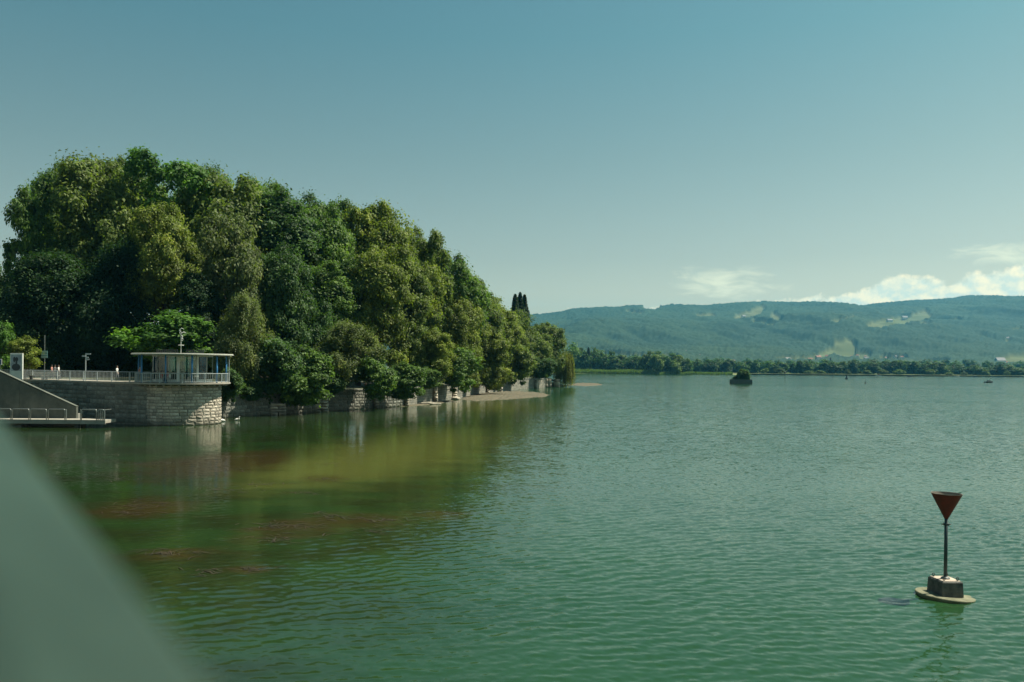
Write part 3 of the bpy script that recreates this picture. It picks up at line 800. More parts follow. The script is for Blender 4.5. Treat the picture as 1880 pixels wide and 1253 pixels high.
DG = (0.056, 0.112, 0.036)     # deep green
DG_SHADED = (0.026, 0.060, 0.024)     # deep green with the shade of neighbouring crowns put into the colour
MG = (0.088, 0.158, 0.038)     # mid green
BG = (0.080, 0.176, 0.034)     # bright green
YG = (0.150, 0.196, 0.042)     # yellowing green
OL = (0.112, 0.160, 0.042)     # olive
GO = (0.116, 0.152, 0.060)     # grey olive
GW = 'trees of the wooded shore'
WOOD = [
 # px, top, bottom, half width, distance, colour, prototype, ground, label
 (72, 336, 640, 54, 132, MG, 'ragged0', 4.5, 'tall green tree with ragged boughs reaching left against the sky'),
 (165, 286, 640, 95, 136, OL, 'broad0', 4.5, 'huge dark olive tree rising above the railing at far left of wood'),
 (255, 296, 600, 80, 142, MG, 'tall1', 4.5, 'tall green tree behind the pavilion between olive crowns'),
 (322, 278, 560, 88, 138, BG, 'ragged0', 4.5, 'highest bright green tree of the wood, behind the pavilion roof'),
 (425, 318, 640, 92, 136, OL, 'broad2', 3.4, 'tall olive tree just behind the weather vane side of the wood'),
 (515, 344, 660, 88, 138, DG, 'tall0', 2.8, 'tall deep green tree in the middle of the skyline'),
 (590, 372, 660, 70, 145, MG, 'broad0', 2.8, 'mid green tree with a bluish gap beside the yellowing crown'),
 (660, 360, 660, 66, 150, YG, 'ragged0', 2.8, 'yellow green tree standing out of the skyline right of the deep green one'),
 (728, 388, 660, 70, 152, YG, 'broad1', 2.8, 'rounded yellow green tree where the skyline begins to fall'),
 (775, 426, 640, 56, 158, OL, 'ragged0', 2.8, 'olive brown tree on the falling skyline'),
 (825, 464, 690, 62, 168, MG, 'broad2', 2.8, 'green tree with domed top halfway down the skyline'),
 (868, 512, 690, 50, 188, OL, 'broad0', 2.8, 'olive tree on the lower skyline above the gravel bank'),
 (905, 548, 700, 48, 210, YG, 'tall1', 2.8, 'yellowing tree just left of the three poplars'),
 (958, 570, 702, 44, 258, OL, 'broad1', 2.8, 'olive tree in front of the three poplars'),
 (998, 592, 700, 36, 268, OL, 'broad2', 2.8, 'broad dark tree at the tip of the wooded shore beside the willow'),
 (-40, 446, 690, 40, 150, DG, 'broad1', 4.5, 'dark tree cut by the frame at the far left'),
 (110, 470, 690, 90, 122, DG_SHADED, 'droop0', 4.5, 'deep shaded tree hanging low behind the poster board'),
 (215, 450, 690, 80, 124, DG_SHADED, 'droop1', 4.5, 'deep shaded tree with drooping boughs behind the signpost'),
 (52, 470, 690, 46, 128, DG_SHADED, 'broad0', 4.5, 'shaded green tree over the left end of the railing'),
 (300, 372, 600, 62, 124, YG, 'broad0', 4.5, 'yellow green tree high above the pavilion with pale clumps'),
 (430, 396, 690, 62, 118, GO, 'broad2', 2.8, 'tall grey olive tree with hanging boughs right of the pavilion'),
 (362, 500, 680, 50, 114, DG_SHADED, 'tall0', 2.8, 'dark green tree close behind the pavilion'),
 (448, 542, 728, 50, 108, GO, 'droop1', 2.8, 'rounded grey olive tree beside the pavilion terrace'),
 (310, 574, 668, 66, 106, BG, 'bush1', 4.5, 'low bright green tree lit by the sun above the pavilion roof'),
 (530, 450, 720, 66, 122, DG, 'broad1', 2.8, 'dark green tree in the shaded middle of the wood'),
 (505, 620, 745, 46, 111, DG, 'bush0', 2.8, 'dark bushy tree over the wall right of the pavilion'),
 (562, 640, 748, 46, 113, MG, 'bush1', 2.8, 'green tree hanging over the two sunlit wall piers'),
 (640, 592, 712, 62, 122, GO, 'droop1', 2.8, 'wide grey olive tree sweeping down to the wall'),
 (600, 480, 690, 62, 132, MG, 'tall1', 2.8, 'mid green tree above the grey olive one'),
 (700, 452, 680, 64, 140, YG, 'broad2', 2.8, 'yellow green tree with layered boughs in the middle of the slope'),
 (690, 655, 738, 36, 123, MG, 'bush0', 2.8, 'small green tree leaning over the water past the olive one'),
 (742, 668, 735, 36, 130, MG, 'bush1', 2.8, 'low green tree dipping its boughs towards the lake'),
 (755, 470, 700, 50, 147, OL, 'tall0', 2.8, 'olive tree with narrow crown between two yellow green ones'),
 (790, 606, 716, 46, 146, YG, 'broad0', 2.8, 'yellowing tree above the buttressed wall'),
 (845, 640, 724, 38, 156, MG, 'bush0', 2.8, 'green tree hanging down over the gravel bank'),
 (835, 540, 700, 48, 165, YG, 'broad1', 2.8, 'yellow olive tree behind the gravel bank'),
 (885, 590, 710, 42, 185, YG, 'broad2', 2.8, 'sunlit yellow green tree near the outer wall'),
 (905, 655, 718, 30, 190, YG, 'bush1', 2.8, 'small yellow tree touching the wall before the headland'),
 (948, 630, 710, 32, 228, OL, 'bush0', 2.8, 'small olive tree on the wall near the headland'),
 (985, 640, 700, 36, 255, DG, 'broad0', 2.8, 'dark shaded tree on the wall below the headland crown'),
 (480, 470, 690, 60, 128, DG, 'broad2', 2.8, 'deep green tree between the two grey olive crowns'),
 (640, 470, 660, 46, 140, MG, 'broad0', 2.8, 'green tree below the yellow skyline crown'),
 (118, 300, 560, 58, 146, MG, 'broad1', 4.5, 'green crown filling the left shoulder of the skyline'),
 (208, 288, 560, 66, 150, OL, 'broad2', 4.5, 'olive crown on the skyline left of the highest tree'),
 (378, 300, 560, 66, 152, MG, 'broad0', 3.4, 'green crown on the skyline just right of the highest tree'),
 (470, 330, 580, 62, 150, MG, 'broad2', 2.8, 'green crown on the skyline between olive and deep green tops'),
 (558, 356, 600, 60, 152, DG, 'broad1', 2.8, 'dark crown on the skyline past the deep green tree'),
 (622, 370, 600, 54, 158, MG, 'broad2', 2.8, 'green crown tucked behind the yellow skyline tree'),
 (696, 378, 620, 56, 162, YG, 'broad0', 2.8, 'yellowish crown between the two yellow green skyline trees'),
 (760, 418, 640, 48, 166, OL, 'broad1', 2.8, 'olive crown behind the falling skyline'),
 (802, 458, 660, 46, 176, MG, 'broad0', 2.8, 'green crown left of the domed top on the skyline'),
 (848, 492, 680, 42, 186, OL, 'broad1', 2.8, 'olive crown right of the domed top on the skyline'),
 (888, 535, 690, 38, 205, OL, 'broad2', 2.8, 'olive crown above the yellow tree near the poplars'),
 (930, 574, 700, 36, 240, YG, 'broad0', 2.8, 'yellow green crown under the three poplars'),
]
for (px, yt, yb, hw, Y, col, pr, gz, lab) in WOOD:
    low = 1 if pr.startswith('bush') else 0
    tree('broadleaf_tree', px, yt, yb + low, hw * 1.14, Y, col, pr, lab, GW, ground=gz, lean=4.5 if low == 1 and gz < 4 else (3.0 if pr.startswith('droop') and gz < 4 else 0.0))
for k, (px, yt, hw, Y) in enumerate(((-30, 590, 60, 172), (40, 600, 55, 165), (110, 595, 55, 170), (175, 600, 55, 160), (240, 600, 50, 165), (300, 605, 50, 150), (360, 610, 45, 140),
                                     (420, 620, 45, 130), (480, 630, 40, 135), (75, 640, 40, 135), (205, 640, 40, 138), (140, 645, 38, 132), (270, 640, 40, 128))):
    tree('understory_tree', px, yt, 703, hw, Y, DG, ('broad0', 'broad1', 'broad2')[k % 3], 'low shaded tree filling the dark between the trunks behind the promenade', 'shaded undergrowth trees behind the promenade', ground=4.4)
tree('shrub', 420, 676, 742, 26, 103.5, DG, 'bush0', 'dark shrub on the wall right beside the pavilion drum', cat='shrub', ground=2.7, lean=4.5)
tree('shrub', 462, 688, 738, 30, 108, DG, 'bush1', 'dark shrub hanging over the wall before the first sunlit pier', cat='shrub', ground=2.7, lean=4.5)
tree('shrub', 612, 684, 726, 26, 119, DG, 'bush0', 'dark shrub on the wall top right of the second sunlit pier', cat='shrub', ground=2.7, lean=4.5)
tree('shrub', 780, 676, 716, 30, 146, MG, 'bush1', 'green shrub over the tall piers of the wall', cat='shrub', ground=2.7, lean=4.5)
tree('shrub', 866, 676, 714, 22, 178, YG, 'bush0', 'yellow green shrub over the gravel bank', cat='shrub', ground=2.7, lean=4.5)
tree('shrub', 46, 620, 680, 30, 103, YG, 'bush1', 'pale yellow green shrub beside the poster board', cat='shrub', ground=4.5)
tree('shrub', -4, 590, 690, 26, 104, BG, 'bush0', 'bright green shrub at the left edge of the picture', cat='shrub', ground=4.5)

pop = poplar_mesh('crown_leaves', 3)
for k, (px, yt, lab) in enumerate([(946, 541, 'left one of three dark poplars behind the wood'), (955, 538, 'tallest middle one of three dark poplars behind the wood'),
                                   (963, 542, 'right one of three dark poplars behind the wood')]):
    Y = 305 + 4 * k
    t = W(px, yt, Y)
    root = empty('poplar_tree', (t.x, Y, 2.6))
    h = t.z - 4.5
    c = link('crown', pop, None, root); c.location = (0, 0, 1.9); c.scale = (2.1, 2.1, h / 22); c.rotation_euler = (0, 0, k * 2.0); c.color = (0.020, 0.045, 0.018, 1)
    tr = link('trunk', TRUNKS[k], None, root); tr.scale = (0.3, 0.3, h * 0.06)
    tag(root, lab, 'tree', 'three poplars behind the wood')
root = empty('willow_tree', (W(1036, 690, 272).x, 272, 1.2))
c = link('crown', willow_mesh('crown_leaves', 5), None, root); c.location = (0, 0, 5.2); c.scale = (0.92, 0.92, 1.02); c.color = (0.13, 0.15, 0.028, 1)
tr = link('trunk', TRUNKS[1], None, root); tr.scale = (0.5, 0.5, 0.75)
tag(root, 'yellow green weeping willow at the tip of the headland', 'tree')
# ------------------------------------------------------------------ stone pieces
def stone_unit(name, seed, m):
    rng = random.Random(seed)
    j = lambda a: rng.uniform(-a, a)
    vs = []
    for y, ins in ((0.5, 0.0), (-0.28, 0.02), (-0.5, 0.10)):
        for (x, z) in ((-.5, -.5), (.5, -.5), (.5, .5), (-.5, .5)):
            vs.append((x * (1 - 2 * ins) + j(.035), y + (j(.10) if ins > .05 else 0), z * (1 - 2 * ins) + j(.05)))
    vs.append((j(.1), -0.62 + j(.06), j(.1)))
    fs = []
    for r in (0, 4):
        for k in range(4):
            fs.append((r + k, r + (k + 1) % 4, r + 4 + (k + 1) % 4, r + 4 + k))
    for k in range(4): fs.append((8 + k, 8 + (k + 1) % 4, 12))
    mb = MB(); mb.add(vs, fs)
    me = mb.mesh(name); me.materials.append(m)
    return me
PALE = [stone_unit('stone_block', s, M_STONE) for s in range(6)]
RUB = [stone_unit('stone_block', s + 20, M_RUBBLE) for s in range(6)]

def lay_stones(parent, a, b, z0, z1, ch, ln, depth, protos, rng, zf=None, skip=0.0, origin=Vector((0, 0, 0)), prot=0.03):
    """courses of stones on the front face of the wall line a-b (front is towards the camera side)"""
    d = Vector((b.x - a.x, b.y - a.y, 0)); L_ = d.length; d.normalize()
    nrm = Vector((d.y, -d.x, 0))
    rz = math.atan2(d.y, d.x)
    z, row, cnt = z0, 0, 0
    while z < z1 - 0.6 * ch:
        h = ch * rng.uniform(.85, 1.15)
        h = min(h, z1 - z)
        s = -rng.random() * ln[0]
        while s < L_ - 0.1:
            l = rng.uniform(*ln)
            s0, s1 = max(s, 0), min(s + l, L_)
            s += l
            if s1 - s0 < 0.2 or rng.random() < skip: continue
            mid = a + d * ((s0 + s1) / 2)
            if zf is not None and z > zf(mid): continue
            o = link('stone', rng.choice(protos), None, parent)
            p = mid + nrm * (prot + rng.uniform(-.015, .02) - depth / 2 + 0.04)
            o.location = Vector((p.x, p.y, z + h / 2)) - origin
            o.scale = (s1 - s0 - 0.03, depth, h - 0.03)
            o.rotation_euler = (0, 0, rz)
            cnt += 1
        z += h; row += 1
    return cnt

# ------------------------------------------------------------------ shore wall right of the pavilion
rng = random.Random(4)
sw = empty('shore_wall', WALL[0])
org = WALL[0].copy()
def strip_wall(parent, pts, z0, z1, th, name, m, org, bevel=0):
    mb = MB()
    n = len(pts)
    fr, bk = [], []
    for i, p in enumerate(pts):
        a, b = pts[max(i - 1, 0)], pts[min(i + 1, n - 1)]
        d = Vector((b.x - a.x, b.y - a.y, 0)).normalized()
        nr = Vector((d.y, -d.x, 0))
        fr.append(p - org); bk.append(p - nr * th - org)
    vs, fs = [], []
    for i in range(n):
        for q, z in ((fr[i], z0), (fr[i], z1), (bk[i], z1), (bk[i], z0)): vs.append((q.x, q.y, z))
    for i in range(n - 1):
        for k in range(4):
            fs.append((i * 4 + k, (i + 1) * 4 + k, (i + 1) * 4 + (k + 1) % 4, i * 4 + (k + 1) % 4))
    fs.append((0, 1, 2, 3)); fs.append(tuple((n - 1) * 4 + k for k in (3, 2, 1, 0)))
    mb.add(vs, fs)
    return mb.build(name, m, parent)
def wall_mat():
    m = mat('coursed_masonry', (0.30, 0.28, 0.24), rough=0.9, scale=0.9, col2=(0.17, 0.17, 0.145), bump=0.4, bscale=6)
    nt = m.node_tree; N, L = nt.nodes.new, nt.links.new
    p = nt.nodes['Principled BSDF']
    geo = N('ShaderNodeNewGeometry')
    sp = N('ShaderNodeSeparateXYZ'); L(geo.outputs['Position'], sp.inputs[0])
    ad = N('ShaderNodeMath'); ad.operation = 'ADD'; L(sp.outputs[0], ad.inputs[0]); L(sp.outputs[1], ad.inputs[1])
    cb = N('ShaderNodeCombineXYZ'); L(ad.outputs[0], cb.inputs[0]); L(sp.outputs[2], cb.inputs[1])
    br = N('ShaderNodeTexBrick')
    br.inputs['Scale'].default_value = 1.0; br.inputs['Brick Width'].default_value = 1.6; br.inputs['Row Height'].default_value = 0.42; br.inputs['Mortar Size'].default_value = 0.04
    br.inputs['Color1'].default_value = (1.15, 1.12, 1.05, 1); br.inputs['Color2'].default_value = (0.75, 0.76, 0.76, 1); br.inputs['Mortar'].default_value = (0.4, 0.4, 0.38, 1)
    L(cb.outputs[0], br.inputs['Vector'])
    src = p.inputs['Base Color'].links[0].from_socket
    mx = N('ShaderNodeMix'); mx.data_type = 'RGBA'; mx.blend_type = 'MULTIPLY'; mx.inputs[0].default_value = 1
    L(src, mx.inputs[6]); L(br.outputs[0], mx.inputs[7]); L(mx.outputs[2], p.inputs['Base Color'])
    return m
M_WALL = wall_mat()
strip_wall(sw, WALL, -1.0, WTOP - 0.16, 0.8, 'core', M_WALL, org)
cop = []
for a, b in zip(WALL[:-1], WALL[1:]):
    d = Vector((b.x - a.x, b.y - a.y, 0)); n = max(1, int(d.length / 2.6)); nr = Vector((d.y, -d.x, 0)).normalized()
    for k in range(n):
        p = a.lerp(b, (k + .5) / n) - nr * 0.36 - org
        mbx = MB(); mbx.box((p.x, p.y, WTOP - 0.075), (d.length / n - 0.03, 0.92, 0.165), math.atan2(d.y, d.x))
        if d.length / n > 0: mbx.build('coping_stone', M_CONC, sw)
cnt = 0
for i in range(0, 8):
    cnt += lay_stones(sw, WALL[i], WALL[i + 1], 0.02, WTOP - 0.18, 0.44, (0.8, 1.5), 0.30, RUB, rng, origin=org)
# battered piers standing out of the wall; their flank looks to the sun
for (px, wpx, hh, ml) in ((508, 30, 1.5, 0), (588, 26, 2.75, 0), (688, 7, 2.0, 0), (744, 6, 2.3, 0), (797, 8, 2.7, 0), (832, 11, 2.8, 0), (893, 7, 2.7, 0), (915, 12, 2.6, 0),
                          (982, 4, 2.7, 0), (1004, 14, 2.8, 0), (1022, 9, 2.6, 0)):
    xs = [p[0] for p in WALL_PX]
    y = float(np.interp(px, xs, [p[1] for p in WALL_PX]))
    c = G(px, y)
    wd = max(0.7, wpx / F * c.y)
    pr = empty('pier', c - org); pr.parent = sw
    z, row = -0.5, 0
    yaw = R(28)
    while z < hh - 0.05:
        h = rng.uniform(.36, .48)
        if z + h > hh: h = hh - z
        ins = 0.05 * max(z, 0)
        nb = max(1, int(wd / 1.1 + (row % 2) * .5))
        for q in range(nb):
            o = link('stone', rng.choice(PALE), None, pr)
            lx = (-wd / 2 + (q + .5) * wd / nb)
            Rm = Matrix.Rotation(yaw, 3, 'Z')
            p = Rm @ Vector((lx, -0.25 + ins * .6, 0))
            o.location = (p.x, p.y, z + h / 2)
            o.scale = (wd / nb - .02 - ins * .3, 1.5 - ins, h - 0.025)
            o.rotation_euler = (0, 0, yaw + rng.uniform(-.02, .02))
        z += h; row += 1
tag(sw, 'long grey stone shore wall with sunlit piers under the overhanging trees', 'wall')

# ------------------------------------------------------------------ gravel bank and rocks
M_GRAVEL = mat('gravel', (0.125, 0.10, 0.065), rough=0.95, scale=1.2, bump=0.8, bscale=7, col2=(0.055, 0.055, 0.032))
def bank(pts, hgt, label, name='gravel_bank', sub=6, m=None):
    """low bank; pts = outline on the water in photo pixels"""
    P_ = [G(x, y) for x, y in pts]
    c = sum(P_, Vector()) / len(P_)
    ring = []
    for i in range(len(P_)):
        for k in range(sub): ring.append(P_[i].lerp(P_[(i + 1) % len(P_)], k / sub))
    vs, fs = [], []
    n = len(ring)
    levels = [(1.0, -0.25), (0.97, 0.0), (0.9, 0.35), (0.7, 0.75), (0.4, 1.0)]
    rr = random.Random(len(pts))
    ph = [rr.uniform(-1, 1) for _ in range(n)]
    for s, h in levels:
        for i, p in enumerate(ring):
            q = c.lerp(p, s * (1 + 0.04 * ph[i])); vs.append((q.x, q.y, hgt * h + (rr.uniform(-.3, .3) * hgt if h > 0.1 else 0)))
    vs.append((c.x, c.y, hgt))
    for l in range(len(levels) - 1):
        for i in range(n): fs.append((l * n + i, l * n + (i + 1) % n, (l + 1) * n + (i + 1) % n, (l + 1) * n + i))
    l = len(levels) - 1
    for i in range(n): fs.append((l * n + i, l * n + (i + 1) % n, len(vs) - 1))
    mb = MB(); mb.add(vs, fs)
    return tag(mb.build(name, m or M_GRAVEL, None), label, kind='structure')
bank([(842, 734), (870, 737), (930, 734), (1000, 729), (1012, 725), (985, 720), (930, 719), (880, 722), (850, 727)], 0.35, 'low gravel bank at the foot of the shore wall')
bank([(1040, 707), (1075, 709.5), (1108, 707), (1100, 704.5), (1060, 703.5)], 0.30, 'thin gravel spit off the headland')
bank([(712, 747), (760, 746), (812, 741), (835, 735), (800, 738)], 0.12, 'gravel strip along the wall foot')
def rock(px, py, size, label, seed):
    rr = random.Random(seed)
    bm = bmesh.new(); bmesh.ops.create_icosphere(bm, subdivisions=2, radius=1)
    for v in bm.verts:
        k = 1 + rr.uniform(-.16, .16); v.co = Vector((v.co.x * size[0], v.co.y * size[1], v.co.z * size[2])) * k
    me = bpy.data.meshes.new('rock'); bm.to_mesh(me); bm.free()
    o = link('rock', me, M_STONE); o.location = G(px, py) + Vector((0, 0, size[2] * .2))
    tag(o, label, 'rock')
rock(781, 742.5, (2.6, 1.2, .35), 'flat pale rock slab lying in the water below the wall', 1)
rock(836, 734, (1.1, .8, .5), 'pale rock at the foot of the broad sunlit pier', 2)

# ------------------------------------------------------------------ left quay wall
qw = empty('quay_wall', WLEFT[0]); org = WLEFT[0].copy()
strip_wall(qw, WLEFT, -1.5, DECKZ - 0.18, 0.9, 'core', M_MORTAR, org)
mid = WLEFT[1].lerp(WLEFT[2], 0.72)
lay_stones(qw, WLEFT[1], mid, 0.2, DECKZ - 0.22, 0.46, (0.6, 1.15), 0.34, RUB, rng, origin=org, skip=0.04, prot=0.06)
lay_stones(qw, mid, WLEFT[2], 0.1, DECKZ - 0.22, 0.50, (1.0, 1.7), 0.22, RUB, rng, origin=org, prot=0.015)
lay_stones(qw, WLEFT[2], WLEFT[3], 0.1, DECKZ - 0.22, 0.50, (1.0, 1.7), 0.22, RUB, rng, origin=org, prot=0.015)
kerb = [p.copy() for p in WLEFT]
strip_wall(qw, [p + Vector((0.05, -0.12, 0)) for p in kerb], DECKZ - 0.175, DECKZ + 0.03, 0.6, 'kerb', M_CONC_L, org)
tag(qw, 'shaded rubble stone quay wall below the promenade railing', 'wall')

# ------------------------------------------------------------------ railings
def railing(name, pts, z0, h, spacing, post_every, label, parent=None, org=Vector((0, 0, 0)), m=None, skip_first=False):
    root = parent if parent else empty(name, pts[0] + Vector((0, 0, z0)))
    o = Vector(pts[0]) + Vector((0, 0, z0)) if not parent else org
    m = m or M_RAIL
    P3 = [Vector((p.x, p.y, z0)) - o for p in pts]
    for nm, z, r in (('top_rail', h, .032), ('bottom_rail', .12, .022)):
        MB().tube([p + Vector((0, 0, z)) for p in P3], r, 6).build(nm, m, root)
    seg = [0]
    for a, b in zip(P3[:-1], P3[1:]): seg.append(seg[-1] + (b - a).length)
    def at(s):
        for i in range(len(P3) - 1):
            if s <= seg[i + 1] + 1e-6:
                return P3[i].lerp(P3[i + 1], (s - seg[i]) / (seg[i + 1] - seg[i]))
        return P3[-1]
    mb = MB(); n = int(seg[-1] / spacing)
    for k in range(n):
        p = at((k + .5) * spacing)
        mb.box((p.x, p.y, p.z + (h + .12) / 2), (.028, .028, h - .12))
    b = mb.build('balusters', m, root); b['kind'] = 'stuff'
    npost = max(1, int(round(seg[-1] / post_every)))
    for k in range(1 if skip_first else 0, npost + 1):
        p = at(seg[-1] * k / npost)
        MB().box((p.x, p.y, p.z + h / 2), (.08, .08, h)).build('post', m, root)
    if not parent: tag(root, label, 'railing')
    return root
railing('promenade_railing', [p + Vector((0.2, 0.12, 0)) for p in WLEFT], DECKZ + 0.03, 1.08, 0.27, 2.9, 'long pale metal railing along the promenade left of the pavilion')

# ------------------------------------------------------------------ pavilion on its stone drum
PC = W(336, 704, 90); PC.z = 0
pv = empty('pavilion', PC)
drum = MB(); drum.lathe([(0.01, -1.5), (3.96, -1.5), (3.94, 4.3), (0.01, 4.3)], 64)
drum = drum.build('drum', M_MORTAR, pv)
z, row = 0.0, 0
a_lo, a_hi = R(-172), R(12)
while z < 4.18:
    h = 0.325 * rng.uniform(.9, 1.1)
    h = min(h, 4.24 - z)
    a = a_lo + rng.random() * .1
    while a < a_hi:
        l = rng.uniform(.6, 1.05)
        da = l / 4.0
        o = link('stone', rng.choice(PALE), None, drum)
        rad = 4.0 - 0.13 + rng.uniform(-.012, .016)
        am = a + da / 2
        o.location = (rad * math.cos(am), rad * math.sin(am), z + h / 2)
        o.rotation_euler = (0, 0, am + math.pi / 2)
        o.scale = (l - .025, .28, h - .03)
        a += da
    z += h; row += 1
MB().lathe([(0.01, 4.32), (4.88, 4.32), (4.95, 4.36), (4.95, 4.5), (0.01, 4.5)], 72).build('terrace_slab', M_CONC_L, pv)
for k in range(22):
    an = R(-178) + k * R(200) / 21
    MB().box((4.32 * math.cos(an), 4.32 * math.sin(an), 4.24), (.75, .16, .155), an).build('bracket', M_CONC, pv)
# railing round the terrace
arc = [Vector((4.82 * math.cos(R(a)), 4.82 * math.sin(R(a)), 0)) for a in range(-205, 41, 5)]
rl = empty('terrace_railing', (0, 0, 4.5)); rl.parent = pv
railing('terrace_railing', arc, 0.0, 1.0, 0.22, 2.4, '', parent=rl)
# glazed room
RR = 3.1
angs = [R(a) for a in (-205, -178, -150, -122, -96, -77, -41, -18, 10, 40, 75, 110)]
floor_ = MB(); floor_.lathe([(0.01, 4.508), (3.25, 4.508), (3.25, 4.57), (0.01, 4.57)], 48); floor_.build('room_floor', M_CONC, pv)
for k, a in enumerate(angs):
    b = angs[(k + 1) % len(angs)]
    if b < a: b += 2 * math.pi
    p, q = Vector((RR * math.cos(a), RR * math.sin(a), 0)), Vector((RR * math.cos(b), RR * math.sin(b), 0))
    d = (q - p); rz = math.atan2(d.y, d.x); c = (p + q) / 2
    thick = k in (5, 6)
    MB().box((p.x, p.y, 6.0), (.26 if thick else .075, .18 if thick else .075, 2.86), rz).build('mullion', M_WHITE if k in (4, 5, 6, 7) else M_STEEL, pv)
    pane = MB(); pane.box((c.x, c.y, 6.0), (d.length - .09, .02, 2.84), rz)
    pane.build('door_pane' if k == 5 else 'window_pane', M_GLASS, pv)
    sl = MB(); sl.box((c.x, c.y, 4.72), (d.length - .1, .06, .28), rz); sl.build('plinth', M_WHITE if k != 5 else M_STEEL, pv)
    if k not in (5,):
        sl = MB(); sl.box((c.x * 1.004, c.y * 1.004, 5.55), (d.length - .1, .05, .09), rz); sl.build('transom', M_STEEL, pv)
    sl = MB(); sl.box((c.x, c.y, 7.37), (d.length + .02, .09, .16), rz); sl.build('head_beam', M_WHITE, pv)
hd = angs[5] * .45 + angs[6] * .55
MB().box((3.16 * math.cos(R(-73)), 3.16 * math.sin(R(-73)), 5.6), (.05, .06, .3)).build('door_handle', M_STEEL, pv)
# things to see through the glass
cnt_ = MB(); cnt_.box((-1.0, 0.2, 5.05), (2.6, .6, .95), .2); cnt_.box((-1.0, 0.2, 5.55), (2.75, .72, .06), .2); cnt_.build('counter', M_DARK, pv)
MB().box((0.9, 1.3, 5.8), (1.5, .35, 2.4), -.3).build('cupboard', mat('cupboard_green', (0.10, 0.17, 0.13), rough=.6), pv)
# blue posts
for a in (-168, -132, -90, -57, -20, 30, 90, 150):
    x, y = 4.55 * math.cos(R(a)), 4.55 * math.sin(R(a))
    MB().tube([(x, y, 4.5), (x, y, 7.46)], .10 if a != -90 else .075, 10).build('roof_post', M_BLUE, pv, smooth=True)
MB().tube([(4.88, .5, 4.5), (4.88, .5, 7.44)], .045, 8).build('downpipe', M_RAIL, pv)
rf = MB(); rf.lathe([(0.01, 7.47), (4.6, 7.44), (5.22, 7.47), (5.25, 7.50), (5.25, 7.60), (5.18, 7.63), (0.01, 7.70)], 80)
rf = rf.build('roof', M_ROOF, pv)
# low dark comb railings and the weather vane on the roof
for (x0, x1, y) in ((-2.4, -.15, -1.2), (.85, 2.7, -1.2)):
    mb = MB(); mb.box(((x0 + x1) / 2, y, 8.02), (x1 - x0, .05, .05)); mb.box(((x0 + x1) / 2, y, 7.75), (x1 - x0, .08, .10))
    n = int((x1 - x0) / .2)
    for k in range(n + 1): mb.box((x0 + k * (x1 - x0) / n, y, 7.87), (.05, .05, .42))
    mb.build('roof_comb', M_DARK, rf)
mb = MB()
mb.tube([(.15, -1.0, 7.68), (.15, -1.0, 9.7)], .028, 6)
mb.lathe([(.01, 0), (.30, .02), (.30, .07), (.01, .09)], 14, (.15, -1.0, 8.52))
s_curve = [(.15 + .16 * math.sin(t * 6.0) , -1.0, 9.2 + .95 * t) for t in [k / 14 for k in range(15)]]
mb.tube(s_curve, .035, 6)
mb.tube([(.15, -1, 9.85), (.42, -1, 10.0), (.72, -1, 9.88)], [.05, .05, .012], 6)
mb.tube([(.15, -1, 9.95), (-.05, -1, 10.2), (.2, -1, 10.42), (.48, -1, 10.28)], [.03, .04, .04, .01], 6)
mb.tube([(.15, -1, 9.4), (.36, -1, 9.25), (.30, -1, 9.05), (.12, -1, 9.1)], .03, 6)
mb.build('weather_vane', M_WHITE, rf)
tag(pv, 'round glazed pavilion with flat roof on a sunlit corner stone drum', 'pavilion')

# ------------------------------------------------------------------ concrete stair wall and landing platform
Y0 = 84.4
pw = empty('stair_wall', W(140, 766, Y0))
org = W(140, 766, Y0)
def wedge(x0, y0, x1, y1, Yd, th, m, name, parent, org, zb=-1.0):
    a, b = W(x0, y0, Yd), W(x1, y1, Yd)
    vs = [(a.x, Yd, zb), (b.x, Yd, zb), (b.x, Yd, b.z), (a.x, Yd, a.z)]
    vs += [(x, y + th, z) for x, y, z in vs]
    mb = MB(); mb.add([Vector(v) - org for v in vs], [(0, 1, 2, 3), (7, 6, 5, 4), (0, 4, 5, 1), (1, 5, 6, 2), (2, 6, 7, 3), (3, 7, 4, 0)])
    return mb.build(name, m, parent)
M_CONC_D = mat('concrete_boarded', (0.13, 0.135, 0.115), rough=0.9, scale=0.6, bump=0.35, bscale=10, col2=(0.065, 0.075, 0.064))
wedge(36.6, 701.4, 140, 748, Y0, .35, M_CONC_D, 'concrete_panel', pw, org)
wedge(-60, 656, 36.1, 701.1, Y0, .35, M_CONC_D, 'concrete_panel', pw, org)
a, b = W(-60, 655.4, Y0), W(140.5, 747.4, Y0)
d = b - a; c = (a + b) / 2
MB().box(c - org + Vector((0, .17, .03)), (d.length, .46, .07), rot=Matrix.Rotation(-math.atan2(d.z, d.x), 3, 'Y')).build('coping', M_CONC_D, pw)
for k in range(11):
    p = W(132 - k * 17, 760 - k * 8.0, Y0 + 1.1)
    MB().box(Vector((p.x, Y0 + 1.2, p.z - .6)) - org, (1.02, 1.6, 1.2)).build('step', M_CONC, pw)
tag(pw, 'sloping grey concrete stair wall left of the quay', 'stair')

